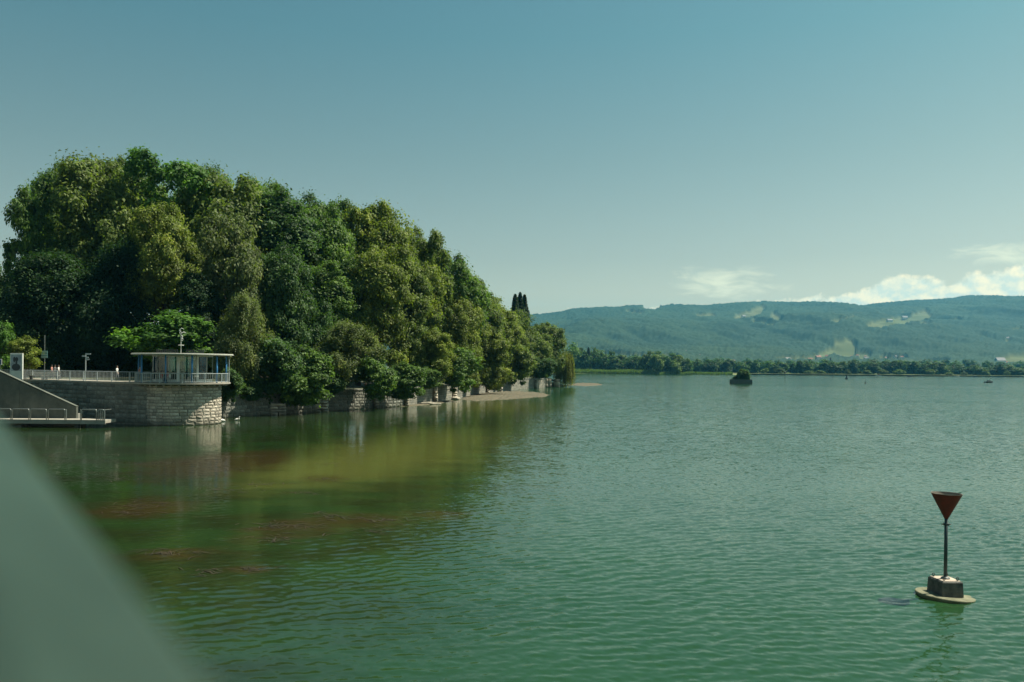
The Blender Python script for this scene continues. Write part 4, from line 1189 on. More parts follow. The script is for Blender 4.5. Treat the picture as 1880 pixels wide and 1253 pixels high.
lp = empty('landing_platform', (0, 0, 0))
LZ = 0.80
a, b = G(-50, 770, LZ), W(193, 770, 82); 
X0, X1, YF = a.x - 3, b.x, 82.0
MB().box(((X0 + X1) / 2, YF + 1.15, LZ - .16), (X1 - X0, 2.3, .32)).build('slab', M_CONC_L, lp, bevel=.02)
MB().box(((X0 + X1) / 2, YF + .03, LZ - .20), (X1 - X0 + .02, .08, .42)).build('edge_beam', M_CONC, lp)
for px in (142, 38, -45):
    p = W(px, 780, YF + .7)
    MB().box((p.x, YF + .7, -.7), (.40, .40, 2.4)).build('pile', M_CONC_D, lp)
    MB().box((p.x, YF + 1.9, -.7), (.40, .40, 2.4)).build('pile', M_CONC_D, lp)
for (x0, x1) in ((-42, -12), (-10, 20), (22.5, 53), (56, 85), (88.5, 119), (149.5, 177), (180, 190.5)):
    p, q = W(x0, 770, YF + .25), W(x1, 770, YF + .25)
    mb = MB(); hh = 1.05
    rr_ = .12
    mb.tube([(p.x, p.y, LZ), (p.x, p.y, LZ + hh - rr_), (p.x + rr_ * .3, p.y, LZ + hh - rr_ * .3), (p.x + rr_, p.y, LZ + hh), (q.x - rr_, p.y, LZ + hh),
             (q.x - rr_ * .3, p.y, LZ + hh - rr_ * .3), (q.x, p.y, LZ + hh - rr_), (q.x, p.y, LZ)], .045, 7)
    mb.build('railing_frame', M_STEEL, lp, smooth=True)
for px in (121.5, 148, 184, 187.5, 192):
    p = W(px, 770, YF + .25)
    MB().tube([(p.x, p.y, LZ), (p.x, p.y, LZ + 1.07)], .05, 7).build('railing_post', M_STEEL, lp)
p = W(192, 770, YF + .25)
MB().tube([(p.x, YF + .25, LZ + 1.02), (p.x, YF + 2.2, LZ + 1.02)], .04, 6).build('side_rail', M_STEEL, lp)
lp2 = Vector(((X0 + X1) / 2, YF + 1.15, 0))
lp.location = lp2
for ch in lp.children: ch.location -= lp2
tag(lp, 'low concrete landing platform on piles with tubular railings', 'platform')

# ------------------------------------------------------------------ promenade furniture
M_POSTER = mat('poster_print', (0.30, 0.33, 0.36), rough=.5, var=.3, scale=1.4)
M_PDARK = mat('poster_dark', (0.035, 0.04, 0.045), rough=.5, var=.2, scale=3)
pb_c = W(30.5, 697, 97.5)
pb = empty('poster_board', (pb_c.x, 97.5, DECKZ))
wd, zt = 1.48, W(30.5, 649, 97.5).z - DECKZ
MB().box((0, 0, zt / 2), (wd, .22, zt)).build('frame', M_WHITE, pb, bevel=.02)
MB().box((.0, -.118, zt * .63), (wd - .26, .016, zt * .60)).build('poster', M_POSTER, pb)
mb = MB()
def ell(cx, cz, rx, rz, y, n=14): mb.add([(cx + rx * math.cos(6.2832 * k / n), y, cz + rz * math.sin(6.2832 * k / n)) for k in range(n)], [tuple(range(n))])
ell(.06, zt * .77, .20, .27, -.130); ell(.04, zt * .66, .12, .30, -.1305); ell(.0, zt * .47, .52, .42, -.131); ell(-.22, zt * .76, .14, .34, -.132)
mb.build('poster_figure', M_PDARK, pb)
tag(pb, 'white poster board with a dark portrait print behind the railing', 'poster board')

def sign_panel(name, px, py, wpx, hpx, Y, col, label, lines=0, ztop=None):
    c = W(px, py, Y)
    root = empty(name, (c.x, Y, DECKZ))
    h = hpx / F * Y; w_ = wpx / F * Y
    zc = c.z - DECKZ
    MB().tube([(0, .06, 0), (0, .06, (ztop if ztop else zc + h / 2))], .05, 7).build('pole', M_STEEL, root)
    MB().box((0, 0, zc), (w_, .05, h)).build('panel', col, root, bevel=.01)
    for k in range(lines):
        MB().box((0, -.029, zc + h * (.5 - (k + .5) / lines) ), (w_ * .94, .008, h / lines * .62)).build('direction_strip', M_SIGN2, root)
    tag(root, label, 'sign')
    return root
M_SIGN = mat('sign_teal', (0.10, 0.24, 0.25), rough=.4, var=.1)
M_SIGN2 = mat('sign_pale', (0.30, 0.42, 0.42), rough=.4, var=.1)
M_SIGNB = mat('sign_blue', (0.03, 0.10, 0.22), rough=.4, var=.1)
sign_panel('direction_sign', 81.5, 651, 11.5, 13.5, 106, M_SIGN, 'square teal direction sign with three strips on a tall pole', 3, 5.6)
sg = sign_panel('road_sign', -1, 665, 9, 11, 100, M_WHITE, 'small blue sign with white border cut by the left edge')
MB().box((0, -.03, W(-1, 665, 100).z - DECKZ), (.48, .012, .62)).build('face', M_SIGNB, sg)
sign_panel('banner_sign', 55, 655, 7, 14, 104, M_SIGNB, 'narrow dark blue banner beside the poster board')
c = W(157, 698, 92.5)
fp = empty('finger_post', (c.x, 92.5, DECKZ))
zt = W(157, 649, 92.5).z - DECKZ
MB().tube([(0, 0, 0), (0, 0, zt)], .055, 8).build('pole', M_RAIL, fp)
for (dx, z, l) in ((.32, zt - .08, .62), (-.2, zt - .32, .42), (.22, zt - .48, .34), (.26, zt - .70, .4)):
    MB().add([(dx - l / 2, -.07, z - .08), (dx + l / 2 - .08, -.07, z - .08), (dx + l / 2, -.07, z), (dx + l / 2 - .08, -.07, z + .08), (dx - l / 2, -.07, z + .08),
              (dx - l / 2, -.03, z - .08), (dx + l / 2 - .08, -.03, z - .08), (dx + l / 2, -.03, z), (dx + l / 2 - .08, -.03, z + .08), (dx - l / 2, -.03, z + .08)],
             [(0, 1, 2, 3, 4), (9, 8, 7, 6, 5), (0, 5, 6, 1), (1, 6, 7, 2), (2, 7, 8, 3), (3, 8, 9, 4), (4, 9, 5, 0)]).build('arm', M_RAIL, fp)
tag(fp, 'grey finger post with short arms behind the railing', 'signpost')
for (px, lab) in ((67, 'pale slatted bench behind the railing near the poster board'), (95, 'pale slatted bench behind the railing below the walkers')):
    c = W(px, 690, 98.5)
    bn = empty('bench', (c.x, 98.5, DECKZ))
    for k in range(3): MB().box((0, -.15 + .16 * k, .46), (1.75, .13, .05)).build('seat_slat', M_CONC_L, bn)
    for k in range(2): MB().box((0, .34, .66 + .18 * k), (1.75, .04, .13)).build('back_slat', M_CONC_L, bn)
    for s in (-.7, .7): 
        MB().box((s, .05, .22), (.08, .42, .43)).build('leg', M_DARK, bn)
        MB().box((s, .37, .48), (.06, .05, .9)).build('back_support', M_DARK, bn)
    tag(bn, lab, 'bench')

# ------------------------------------------------------------------ people
M_SKIN = mat('skin', (0.42, 0.27, 0.20), rough=.6, var=.06)
M_HAIR = mat('hair', (0.04, 0.03, 0.022), rough=.7, var=.2)
def cloth(name, c): return mat(name, c, rough=.85, var=.15, scale=4)
def person(loc, rz, shirt, trousers, label, seated=False, arm=0.25, stride=.16):
    J = {'pel': (0, 0, .95), 'wai': (0, 0, 1.10), 'che': (0, .0, 1.32), 'nek': (0, 0, 1.47), 'hd0': (0, -.01, 1.57), 'hd1': (0, -.02, 1.68)}
    E = [('pel', 'wai'), ('wai', 'che'), ('che', 'nek'), ('nek', 'hd0'), ('hd0', 'hd1')]
    Rr = {'pel': (.15, .11), 'wai': (.135, .10), 'che': (.165, .11), 'nek': (.055, .055), 'hd0': (.085, .095), 'hd1': (.08, .09)}
    for s, n in ((-1, 'l'), (1, 'r')):
        st = stride * s
        if seated:
            leg = [('h', (.10 * s, -.02, .93), .09), ('k', (.11 * s, -.45, .95), .07), ('a', (.11 * s, -.47, .52), .045), ('t', (.11 * s, -.62, .49), .04)]
        else:
            leg = [('h', (.10 * s, 0, .88), .095), ('k', (.11 * s, -st * .5 - .02, .49), .068), ('a', (.11 * s, -st, .09), .045), ('t', (.11 * s, -st - .15, .045), .04)]
        prev = 'pel'
        for q, c, r in leg:
            J[q + n] = c; Rr[q + n] = (r, r); E.append((prev, q + n)); prev = q + n
        prev = 'che'
        for q, c, r in (('s', (.19 * s, 0, 1.39), .062), ('e', (.25 * s, arm * .25 * s, 1.12), .045), ('w', (.24 * s, arm * .4 * s - .12, .90), .033), ('f', (.235 * s, arm * .4 * s - .16, .80), .034)):
            J[q + n] = c; Rr[q + n] = (r, r); E.append((prev, q + n)); prev = q + n
    names = list(J); ix = {k: i for i, k in enumerate(names)}
    dz = -.48 if seated else 0
    me = bpy.data.meshes.new('person')
    me.from_pydata([(J[k][0], J[k][1], J[k][2] + dz) for k in names], [(ix[a], ix[b]) for a, b in E], [])
    o = link('person', me)
    sk = o.modifiers.new('skin', 'SKIN')
    for i, k in enumerate(names):
        me.skin_vertices[0].data[i].radius = Rr[k]
    me.skin_vertices[0].data[ix['pel']].use_root = True
    sd = o.modifiers.new('sub', 'SUBSURF'); sd.levels = 1; sd.render_levels = 1
    dg = bpy.context.evaluated_depsgraph_get()
    m2 = bpy.data.meshes.new_from_object(o.evaluated_get(dg))
    o.modifiers.clear(); o.data = m2
    m2.materials.clear()
    for m in (M_SKIN, shirt, trousers): m2.materials.append(m)
    for p in m2.polygons:
        z = p.center.z - dz; x = abs(p.center.x)
        p.material_index = 0 if (z > 1.47 or (x > .19 and z < 1.18 and z > .6)) else (1 if z > 1.0 else 2)
        if seated and z <= 1.0 and x < .19: p.material_index = 2
        p.use_smooth = True
    hb = MB(); hb.lathe([(.005, .105), (.06, .09), (.098, .03), (.10, -.03), (.085, -.07)], 12, (0, .012, 1.665 + dz))
    hair = hb.build('hair', M_HAIR, o, smooth=True)
    o.location = loc; o.rotation_euler = (0, 0, rz)
    tag(o, label, 'person')
    return o
WHT, RED, NAVY, PINK, GRYC = cloth('white_cloth', (.68, .68, .66)), cloth('red_cloth', (.38, .045, .04)), cloth('navy_cloth', (.03, .04, .07)), cloth('pink_cloth', (.50, .24, .20)), cloth('grey_cloth', (.12, .13, .14))
c = W(107.5, 690, 100.5); person((c.x, 100.5, DECKZ), R(100), WHT, NAVY, 'person in a white top walking along the promenade')
c = W(95, 690, 102); person((c.x, 102, DECKZ), R(-80), PINK, NAVY, 'person in a pinkish top walking just left of the white top')
c = W(101, 690, 103); person((c.x, 103, DECKZ), R(-100), GRYC, NAVY, 'person in grey between the two walkers in white and pink')
def onpav(dx, dy): return (PC.x + dx, PC.y + dy, 4.51)
def chair(loc, rz, label):
    ch = empty('terrace_chair', loc, rz)
    MB().box((0, 0, .44), (.44, .44, .04)).build('seat', M_WHITE, ch)
    MB().box((0, .21, .72), (.44, .03, .36)).build('backrest', M_WHITE, ch)
    for sx in (-.19, .19):
        for sy in (-.19, .19): MB().tube([(sx, sy, 0), (sx, sy, .42 if sy < 0 else .9)], .016, 6).build('leg', M_STEEL, ch)
    tag(ch, label, 'chair')
for (dx, dy, rz, sh, lab, cl) in ((-.75, -3.75, R(95), RED, 'person in red seated on the terrace left of the front post', 'white terrace chair under the left seated person in red'),
                                  (-.05, -3.85, R(-95), RED, 'person in red seated on the terrace by the front post', 'white terrace chair at the front post of the pavilion')):
    person(onpav(dx, dy), rz, sh, NAVY, lab, seated=True)
    chair(onpav(dx, dy), rz, cl)
person(onpav(-4.0, -1.6), R(60), PINK, GRYC, 'person in a pale top standing at the left end of the terrace')
c = W(203, 692, 91.5); person((c.x, 93, DECKZ), R(90), WHT, GRYC, 'person in white on the promenade between finger post and pavilion')
tb = empty('terrace_table', onpav(2.6, -3.35))
MB().lathe([(.01, .70), (.42, .70), (.43, .72), (.42, .74), (.01, .74)], 20).build('table_top', M_WHITE, tb)
MB().tube([(0, 0, 0), (0, 0, .7)], .03, 8).build('stem', M_STEEL, tb)
MB().lathe([(.01, .03), (.22, .02), (.22, 0)], 16).build('base', M_STEEL, tb)
tag(tb, 'round white table on the right side of the terrace', 'table')

# ------------------------------------------------------------------ birds on the water
M_BIRD = mat('white_feathers', (.75, .73, .68), rough=.8, var=.08)
def bird(px, py, rz, s, label):
    J = [(-.28, 0, .10), (-.1, 0, .13), (.12, 0, .12), (.24, 0, .16), (.27, 0, .32), (.24, 0, .42), (.29, 0, .47), (.38, 0, .44)]
    Rr = [.04, .14, .15, .07, .038, .036, .046, .014]
    me = bpy.data.meshes.new('swan'); me.from_pydata(J, [(i, i + 1) for i in range(7)], [])
    o = link('white_swan', me)
    o.modifiers.new('skin', 'SKIN')
    for i, r in enumerate(Rr): me.skin_vertices[0].data[i].radius = (r, r)
    me.skin_vertices[0].data[2].use_root = True
    sd = o.modifiers.new('sub', 'SUBSURF'); sd.levels = 1; sd.render_levels = 1
    m2 = bpy.data.meshes.new_from_object(o.evaluated_get(bpy.context.evaluated_depsgraph_get()))
    o.modifiers.clear(); o.data = m2; m2.materials.clear(); m2.materials.append(M_BIRD)
    m2.polygons.foreach_set('use_smooth', [True] * len(m2.polygons))
    o.location = G(px, py); o.rotation_euler = (0, 0, rz); o.scale = (s, s, s)
    tag(o, label, 'bird')
bird(408, 774.5, R(200), 1.15, 'white swan floating right beside the stone drum')
bird(435, 772.5, R(20), .95, 'smaller white swan further along the wall')

# ------------------------------------------------------------------ channel marker
M_BRED = mat('faded_red_paint', (0.20, 0.024, 0.020), rough=.6, scale=5, bump=.1, col2=(0.12, 0.022, 0.018))
M_PILE = mat('marker_pole_paint', (0.03, 0.05, 0.055), rough=.5, var=.2, scale=6)
M_FLOAT = mat('algae_concrete', (0.20, 0.195, 0.13), rough=.9, scale=3.0, bump=.5, bscale=14, col2=(0.10, 0.105, 0.06))
M_BLOCK = mat('block_side_shaded', (0.12, 0.115, 0.10), rough=.7, scale=4, bump=.5, bscale=12, col2=(0.03, 0.036, 0.036))  # block sides darkened in colour for the shade they stand in
M_BTOP = mat('pale_block_top', (0.50, 0.42, 0.34), rough=.85, scale=5, bump=.3, bscale=20, col2=(0.34, 0.27, 0.22))
M_CIN = mat('rusty_lining', (0.22, 0.19, 0.16), rough=.8, scale=6, col2=(0.11, 0.09, 0.07))
bc = G(1735, 1094.5)
bu = empty('channel_marker', bc)
bu.rotation_euler = (R(-1.0), R(1.1), R(4))
fd = MB(); fd.lathe([(.01, -.20), (.70, -.20), (.78, -.03), (.785, .01), (.77, .025), (.01, .03)], 48)
fd = fd.build('float_disc', M_FLOAT, bu, smooth=False); fd.rotation_euler = (0, R(3.6), 0); fd.location = (0, 0, .028)
blk = MB(); bw, bd, bh = .60, .72, .45
vs = []
for z, ins in ((.05, -.02), (.05 + bh - .045, 0.0), (.05 + bh, .035)):
    for x, y in ((-1, -1), (1, -1), (1, 1), (-1, 1)): vs.append((x * (bw / 2 - ins), y * (bd / 2 - ins), z))
blk.add(vs, [(0, 1, 5, 4), (1, 2, 6, 5), (2, 3, 7, 6), (3, 0, 4, 7), (4, 5, 9, 8), (5, 6, 10, 9), (6, 7, 11, 10), (7, 4, 8, 11)])
blk.build('block', M_BLOCK, bu)
MB().add([(x * (bw / 2 - .035), y * (bd / 2 - .035), .05 + bh) for x, y in ((-1, -1), (1, -1), (1, 1), (-1, 1))], [(0, 1, 2, 3)]).build('block_top', M_BTOP, bu)
zt = .05 + bh
MB().tube([(0, 0, zt), (0, 0, zt + 1.80)], .048, 14).build('pole', M_PILE, bu, smooth=True)
MB().lathe([(.048, 0), (.12, 0), (.12, .03), (.06, .06), (.048, .06)], 14, (0, 0, zt)).build('pole_foot', M_PILE, bu)
MB().lathe([(.05, -.03), (.085, -.03), (.085, .03), (.05, .03)], 14, (0, 0, zt + 1.56)).build('collar', M_PILE, bu)
for s in (-1, 1): MB().box((s * .11, 0, zt + 1.56), (.07, .02, .03)).build('collar_bolt', M_STEEL, bu)
cz = zt + 1.72
cone = MB(); cone.lathe([(.05, 0), (.41, .72)], 48, (0, 0, cz)); cone.build('cone', M_BRED, bu, smooth=True)
cone = MB(); cone.lathe([(.41, .72), (.415, .735), (.40, .735), (.39, .70), (.36, .64), (.01, .60)], 48, (0, 0, cz)); cone.build('cone_lining', M_CIN, bu)
for (x, y) in ((-.2, .26), (.2, .26), (-.2, -.26), (.2, -.26)):
    mb = MB()
    mb.tube([(x + .038 * math.cos(t), y, zt + .055 + .04 * math.sin(t)) for t in [R(-70 + 32 * k) for k in range(11)]], .012, 6)
    mb.tube([(x, y, zt), (x, y, zt + .02)], .022, 8)
    mb.build('lifting_eye', M_PILE, bu)
tag(bu, 'faded red cone marker on a pole and block with round float', 'buoy')

# ------------------------------------------------------------------ planted raft
RC = G(1360, 705)
rf_ = empty('planted_raft', RC, R(4))
M_PLANK = mat('raft_plank', (0.085, 0.105, 0.095), rough=.8, var=.3, scale=4)
for k in range(5):
    for sy in (-1, 1):
        MB().box((0, sy * 2.4, .02 + .42 * k), (8.3, .10, .38)).build('plank', M_PLANK, rf_)
    for sx in (-1, 1):
        MB().box((sx * 4.1, 0, .02 + .42 * k), (.10, 4.72, .38)).build('plank', M_PLANK, rf_)
for sx in (-4.12, 0, 4.12): MB().box((sx, -2.47, .9), (.2, .08, 2.1)).build('batten', M_PLANK, rf_)
MB().box((0, 0, .85), (8.1, 4.6, 1.7)).build('soil', M_PARK, rf_)
for k, (x, z, s, cl) in enumerate(((.4, 3.6, .72, (0.06, 0.125, .03)), (-1.0, 2.8, .48, (.07, .14, .03)), (1.8, 2.7, .48, (.075, .14, .03)), (-2.6, 2.2, .3, (.06, .09, .03)), (2.9, 2.0, .25, (.06, .09, .03)))):
    cb = link('bush', PROTO['bush%d' % (k % 2)][0], None, rf_); cb.location = (x, 0, z); cb.scale = (s, s, s * .85); cb.color = (*cl, 1)
tag(rf_, 'dark wooden raft with a green bush growing on it', 'raft')

# ------------------------------------------------------------------ markers and boats on the far water
def stake(px, ytop, ybot, r, label, head=None):
    b = G(px, ybot); h = (ybot - ytop) / F * b.y
    root = empty('marker_stake', b)
    MB().tube([(0, 0, -1), (0, 0, h)], r, 6).build('pole', M_PILE, root)
    if head:
        MB().lathe([(.01, h - .2), (head, h + .3), (head, h + .9), (.01, h + 1.2)], 8).build('topmark', M_PILE, root)
    tag(root, label, 'marker')
stake(1441, 686, 698, .12, 'thin dark stake with a topmark just right of the raft', .42)
stake(1528.5, 684, 697, .11, 'thin dark stake under the far chimney')
stake(1560.5, 684, 693, .10, 'short thin stake beside the dark sail shaped buoy')
b = G(1554.5, 696.5)
root = empty('sail_buoy', b)
MB().lathe([(.01, -.2), (1.0, -.2), (1.0, .5), (.01, .7)], 14).build('float', M_PILE, root)
MB().lathe([(.95, .5), (.55, 1.6), (.16, 3.0), (.01, 3.9)], 10).build('topmark', M_PILE, root)
tag(root, 'dark pointed buoy on the far water', 'buoy')
b = G(1589, 704); root = empty('marker_float', b)
MB().lathe([(.01, -.1), (.55, -.1), (.5, .4), (.01, .5)], 12).build('float', M_PILE, root)
MB().tube([(0, 0, .4), (.1, 0, 1.7)], .07, 6).build('pole', M_PILE, root)
tag(root, 'small low float with a stub pole on the open water', 'buoy')
M_HULLD = mat('dark_hull', (0.03, 0.04, 0.05), rough=.4, var=.2)
def boat(px, py, ln, label, hullm, cabin=True, rz=0.0, crew=0, canvas=None):
    root = empty('motor_boat', G(px, py), rz)
    st = [(-.5, .34, .30), (-.2, .38, .30), (.15, .34, .33), (.38, .18, .40), (.5, .01, .46)]
    vs, fs = [], []
    for x, w_, h in st:
        for s in (-1, 1): vs += [(x * ln, s * w_ * ln * .45, h * ln * .42), (x * ln, s * w_ * ln * .26, -.12)]
    for i in range(len(st) - 1):
        a, b = i * 4, (i + 1) * 4
        fs += [(a, a + 1, b + 1, b), (a + 2, b + 2, b + 3, a + 3), (a, b, b + 2, a + 2), (a + 1, a + 3, b + 3, b + 1)]
    fs += [(0, 2, 3, 1)]
    MB().add(vs, fs).build('hull', hullm, root)
    if cabin:
        h0 = .30 * ln * .42
        MB().add([(-.18 * ln, -.13 * ln, h0), (.22 * ln, -.11 * ln, h0), (.22 * ln, .11 * ln, h0), (-.18 * ln, .13 * ln, h0),
                  (-.15 * ln, -.11 * ln, h0 + .17 * ln), (.10 * ln, -.10 * ln, h0 + .17 * ln), (.10 * ln, .10 * ln, h0 + .17 * ln), (-.15 * ln, .11 * ln, h0 + .17 * ln)],
                 [(0, 1, 5, 4), (1, 2, 6, 5), (2, 3, 7, 6), (3, 0, 4, 7), (4, 5, 6, 7)]).build('cabin', canvas or M_WHITE, root)
        MB().box((.16 * ln, 0, h0 + .1 * ln), (.02 * ln, .19 * ln, .12 * ln), rot=Matrix.Rotation(-.55, 3, 'Y')).build('windscreen', M_DARK, root)
    tag(root, label, 'boat')
boat(1815, 703, 5.0, 'dark motor boat with small cabin on the right side of the lake', M_HULLD, canvas=M_STEEL, rz=R(8))
boat(1613, 690.5, 6.0, 'white and red boat before the far trees', M_WHITE, canvas=M_BRED, rz=R(170))
boat(1670, 692, 6.0, 'low dark boat near the far shore', M_HULLD, cabin=False, rz=R(5))
boat(1790, 692.5, 5.5, 'small dark boat close to the far shore left of the cabin boat', M_HULLD, canvas=M_STEEL, rz=R(185))
boat(1757, 692, 5.0, 'tiny pale boat moored under the far trees', M_WHITE, cabin=False)

# ------------------------------------------------------------------ far shore
rf = random.Random(21)
def far_tree(px, ytop, ybot, hw, Y, col, label, group, proto=None):
    k = proto or rf.choice(('far0', 'far1', 'far2'))
    me, prx, prz = PROTO[k]
    t, b = W(px, ytop, Y), W(px, ybot, Y)
    o = link('shore_tree', me)
    rx, rz = 1.08 * hw / F * Y, (t.z - b.z) / 2 * 1.05
    o.location = (t.x, Y, b.z + rz)
    o.scale = (rx / prx, rx / prx, rz / prz)
    o.rotation_euler = (0, 0, rf.random() * 6.28)
    v = rf.uniform(.75, 1.3)
    o.color = (col[0] * v, col[1] * v, col[2] * v, 1)
    tag(o, label, 'tree', group)
FG = (0.055, 0.115, 0.034)
FL = (0.10, 0.155, 0.04)
# left stretch, behind the reeds
ORD = ['first', 'second', 'third', 'fourth', 'fifth', 'sixth', 'seventh', 'eighth', 'ninth', 'tenth', 'eleventh']
k_ = 0
for (px, yt, hw) in ((1052, 640, 12), (1062, 646, 12), (1074, 652, 12), (1092, 648, 12), (1104, 653, 12), (1118, 654, 12), (1130, 660, 12), (1142, 658, 13), (1156, 662, 12), (1168, 660, 12), (1178, 664, 10)):
    far_tree(px, yt - 5 + rf.uniform(-2, 2), 684, hw * 1.1, 905 + rf.uniform(-12, 25), FG if rf.random() < .5 else MG, ORD[k_] + ' tree from the left behind the reed bed across the bay', 'trees behind the reed bed')
    k_ += 1
L2 = ['tall tree at the left end of the clump past the reed bed', 'second tall tree of the clump past the reed bed', 'tallest broad tree in the middle of the clump past the reed bed',
      'broad tree just right of the tallest in the clump past the reeds', 'tall tree at the right side of the clump past the reeds', 'last tall tree at the right end of the clump past the reeds',
      'low rounded tree in front of the middle of the clump past the reeds', 'small tree at the outer right tip of the clump past the reeds', 'low tree at the foot of the right side of the clump past the reeds']
k_ = 0
for (px, yt, hw) in ((1188, 651, 13), (1204, 655, 12), (1214, 651, 12), (1228, 655, 12), (1243, 656, 12), (1254, 660, 11), (1214, 664, 12), (1262, 664, 9), (1240, 668, 10)):
    far_tree(px, yt - 4 + rf.uniform(-1, 2), 686, hw * 1.1, 880 + rf.uniform(-12, 25), FG if rf.random() < .6 else FL, L2[k_], 'clump at the end of the reed bed')
    k_ += 1
L3 = 'low dark tree on the far shore behind the planted raft'
for k in range(22):
    px = 1266 + k * 7.0 + rf.uniform(-3, 3)
    far_tree(px, 663 + rf.uniform(-3, 5), 687, rf.uniform(8, 12), 985 + rf.uniform(-15, 60), FG if rf.random() < .6 else DG, L3, 'low trees on the far shore behind the raft')
L4 = 'dark green tree of the long belt along the far right shore'
for k in range(64):
    px = 1415 + k * 8.0 + rf.uniform(-3.5, 3.5)
    yt = np.interp(px, [1415, 1470, 1560, 1700, 1780, 1900], [669, 665, 664, 668, 672, 675]) + rf.uniform(-3.5, 4)
    yb = np.interp(px, [1415, 1900], [686.5, 691.5])
    far_tree(px, yt, yb, rf.uniform(8.5, 14), 975 + rf.uniform(-6, 55), DG if rf.random() < .6 else FG, L4, 'tree belt along the far right shore')
L5 = 'pale green bush at the waterline below the far tree belt'
for k in range(13):
    px = 1400 + k * 37 + rf.uniform(-12, 12)
    yb = np.interp(px, [1415, 1900], [687.5, 692.2])
    far_tree(px, yb - rf.uniform(6, 12), yb, rf.uniform(5, 9), 962, FL, L5, 'bushes at the far waterline')
L6 = 'hazy tree on the valley floor beyond the shore trees'
for k in range(46):
    px = 1130 + k * 16.5 + rf.uniform(-6, 6)
    Y = rf.uniform(1250, 1750)
    far_tree(px, 659 + (px - 1130) * .008 + rf.uniform(-3, 4), 680 + (px - 1130) * .008, rf.uniform(7, 12), Y, FG, L6, 'trees on the valley floor')
# a lone pointed tree
t = W(1080.5, 638, 915)
root = empty('poplar_tree', (t.x, 915, .8))
c = link('crown', pop, None, root); c.scale = (2.6, 2.6, (t.z - .8) / 22); c.color = (0.018, 0.036, 0.016, 1)
tr = link('trunk', TRUNKS[0], None, root); tr.scale = (.5, .5, .8)
tag(root, 'single dark pointed tree above the reed bed', 'tree')

# reeds, grass verge
M_REED = mat('reed', (0.15, 0.22, 0.05), rough=.8, var=.3, scale=.2)
def reeds(px0, px1, yb, Y0, dep, h, n, name, label, seed):
    r = np.random.default_rng(seed)
    px = px0 + (px1 - px0) * r.random(n)
    Y = Y0 + dep * r.random(n)
    X = (px - 940) / F * Y
    hh = h * (.75 + .5 * r.random(n)) * (.8 + .4 * vnoise(X * .15, Y * .15, 4))
    w_ = .35 + .3 * r.random(n)
    an = r.random(n) * 3.14
    lean = r.normal(0, .25, (n, 2))
    v = np.empty((n, 3, 3))
    v[:, 0] = np.stack([X - w_ * np.cos(an), Y - w_ * np.sin(an), 0 * X - .2], -1)
    v[:, 1] = np.stack([X + w_ * np.cos(an), Y + w_ * np.sin(an), 0 * X - .2], -1)
    v[:, 2] = np.stack([X + lean[:, 0], Y + lean[:, 1], hh], -1)
    me = np_mesh(name, v.reshape(-1, 3), np.arange(n * 3).reshape(n, 3), smooth=False)
    o = link(name, me, M_LEAF); o.color = (0.26, 0.38, 0.10, 1)
    tag(o, label, kind='stuff')
reeds(1046, 1200, 686, 868, 26, 4.2, 9000, 'reeds', 'reed bed along the bay shore', 1)
reeds(1196, 1345, 688, 868, 14, 2.6, 5000, 'reeds', 'thin reed fringe left of the planted raft', 2)
mb = MB()
a, b = W(1040, 686, 862), W(1352, 688, 862)
mb.add([(a.x - 60, 856, -.3), (b.x + 10, 862, -.3), (b.x + 14, 890, .7), (b.x + 20, 960, 1.4), (a.x - 90, 960, 1.4), (a.x - 60, 866, .6)], [(0, 1, 2, 5), (5, 2, 3, 4)])
tag(mb.build('shore_meadow', mat('verge', (.13, .15, .05), rough=.95, scale=.05)), 'green bank behind the reeds', kind='structure')
mb = MB()
a, b = W(1300, 687, 950), W(2100, 692, 945)
mb.add([(a.x, 956, -.4), (b.x, 952, -.4), (b.x, 964, 1.3), (a.x, 968, 1.3)], [(0, 1, 2, 3)])
tag(mb.build('far_beach', mat('beach', (.30, .28, .20), rough=.95, scale=.05, col2=(.12, .14, .07))), 'narrow pale strip of far beach', kind='structure')

# ------------------------------------------------------------------ houses of the town at the foot of the hills
M_HW = mat('house_wall', (.62, .60, .54), rough=.8, var=.1)
M_HW2 = mat('house_wall_cream', (.50, .45, .35), rough=.8, var=.1)
M_TILE = mat('roof_tile', (.24, .11, .075), rough=.85, var=.25)
M_SLATE = mat('roof_slate', (.13, .12, .12), rough=.7, var=.25)
rh = random.Random(5)
HS = []
for k in range(46):
    HS.append((1385 + rh.random() * 330, 655 + rh.random() * 11, rh.uniform(.8, 1.3), 0))
for k in range(10): HS.append((1690 + rh.random() * 190, 668 + rh.random() * 5, rh.uniform(.9, 1.4), 0))
HS += [(1265, 654, 2.2, 1), (1290, 660, 1.5, 1), (1352, 673, 1.5, 1), (1415, 664, 1.6, 1), (1446, 664, 1.5, 1), (1596, 643, 1.5, 2), (1633, 592, 1.7, 1), (1661, 587, 1.8, 1), (1836, 673, 2.2, 1), (1872, 603, 2.2, 1),
       (1772, 669, 1.8, 1), (1848, 624, 1.2, 1), (1365, 584, 1.6, 1), (1340, 682, 1.4, 1)]
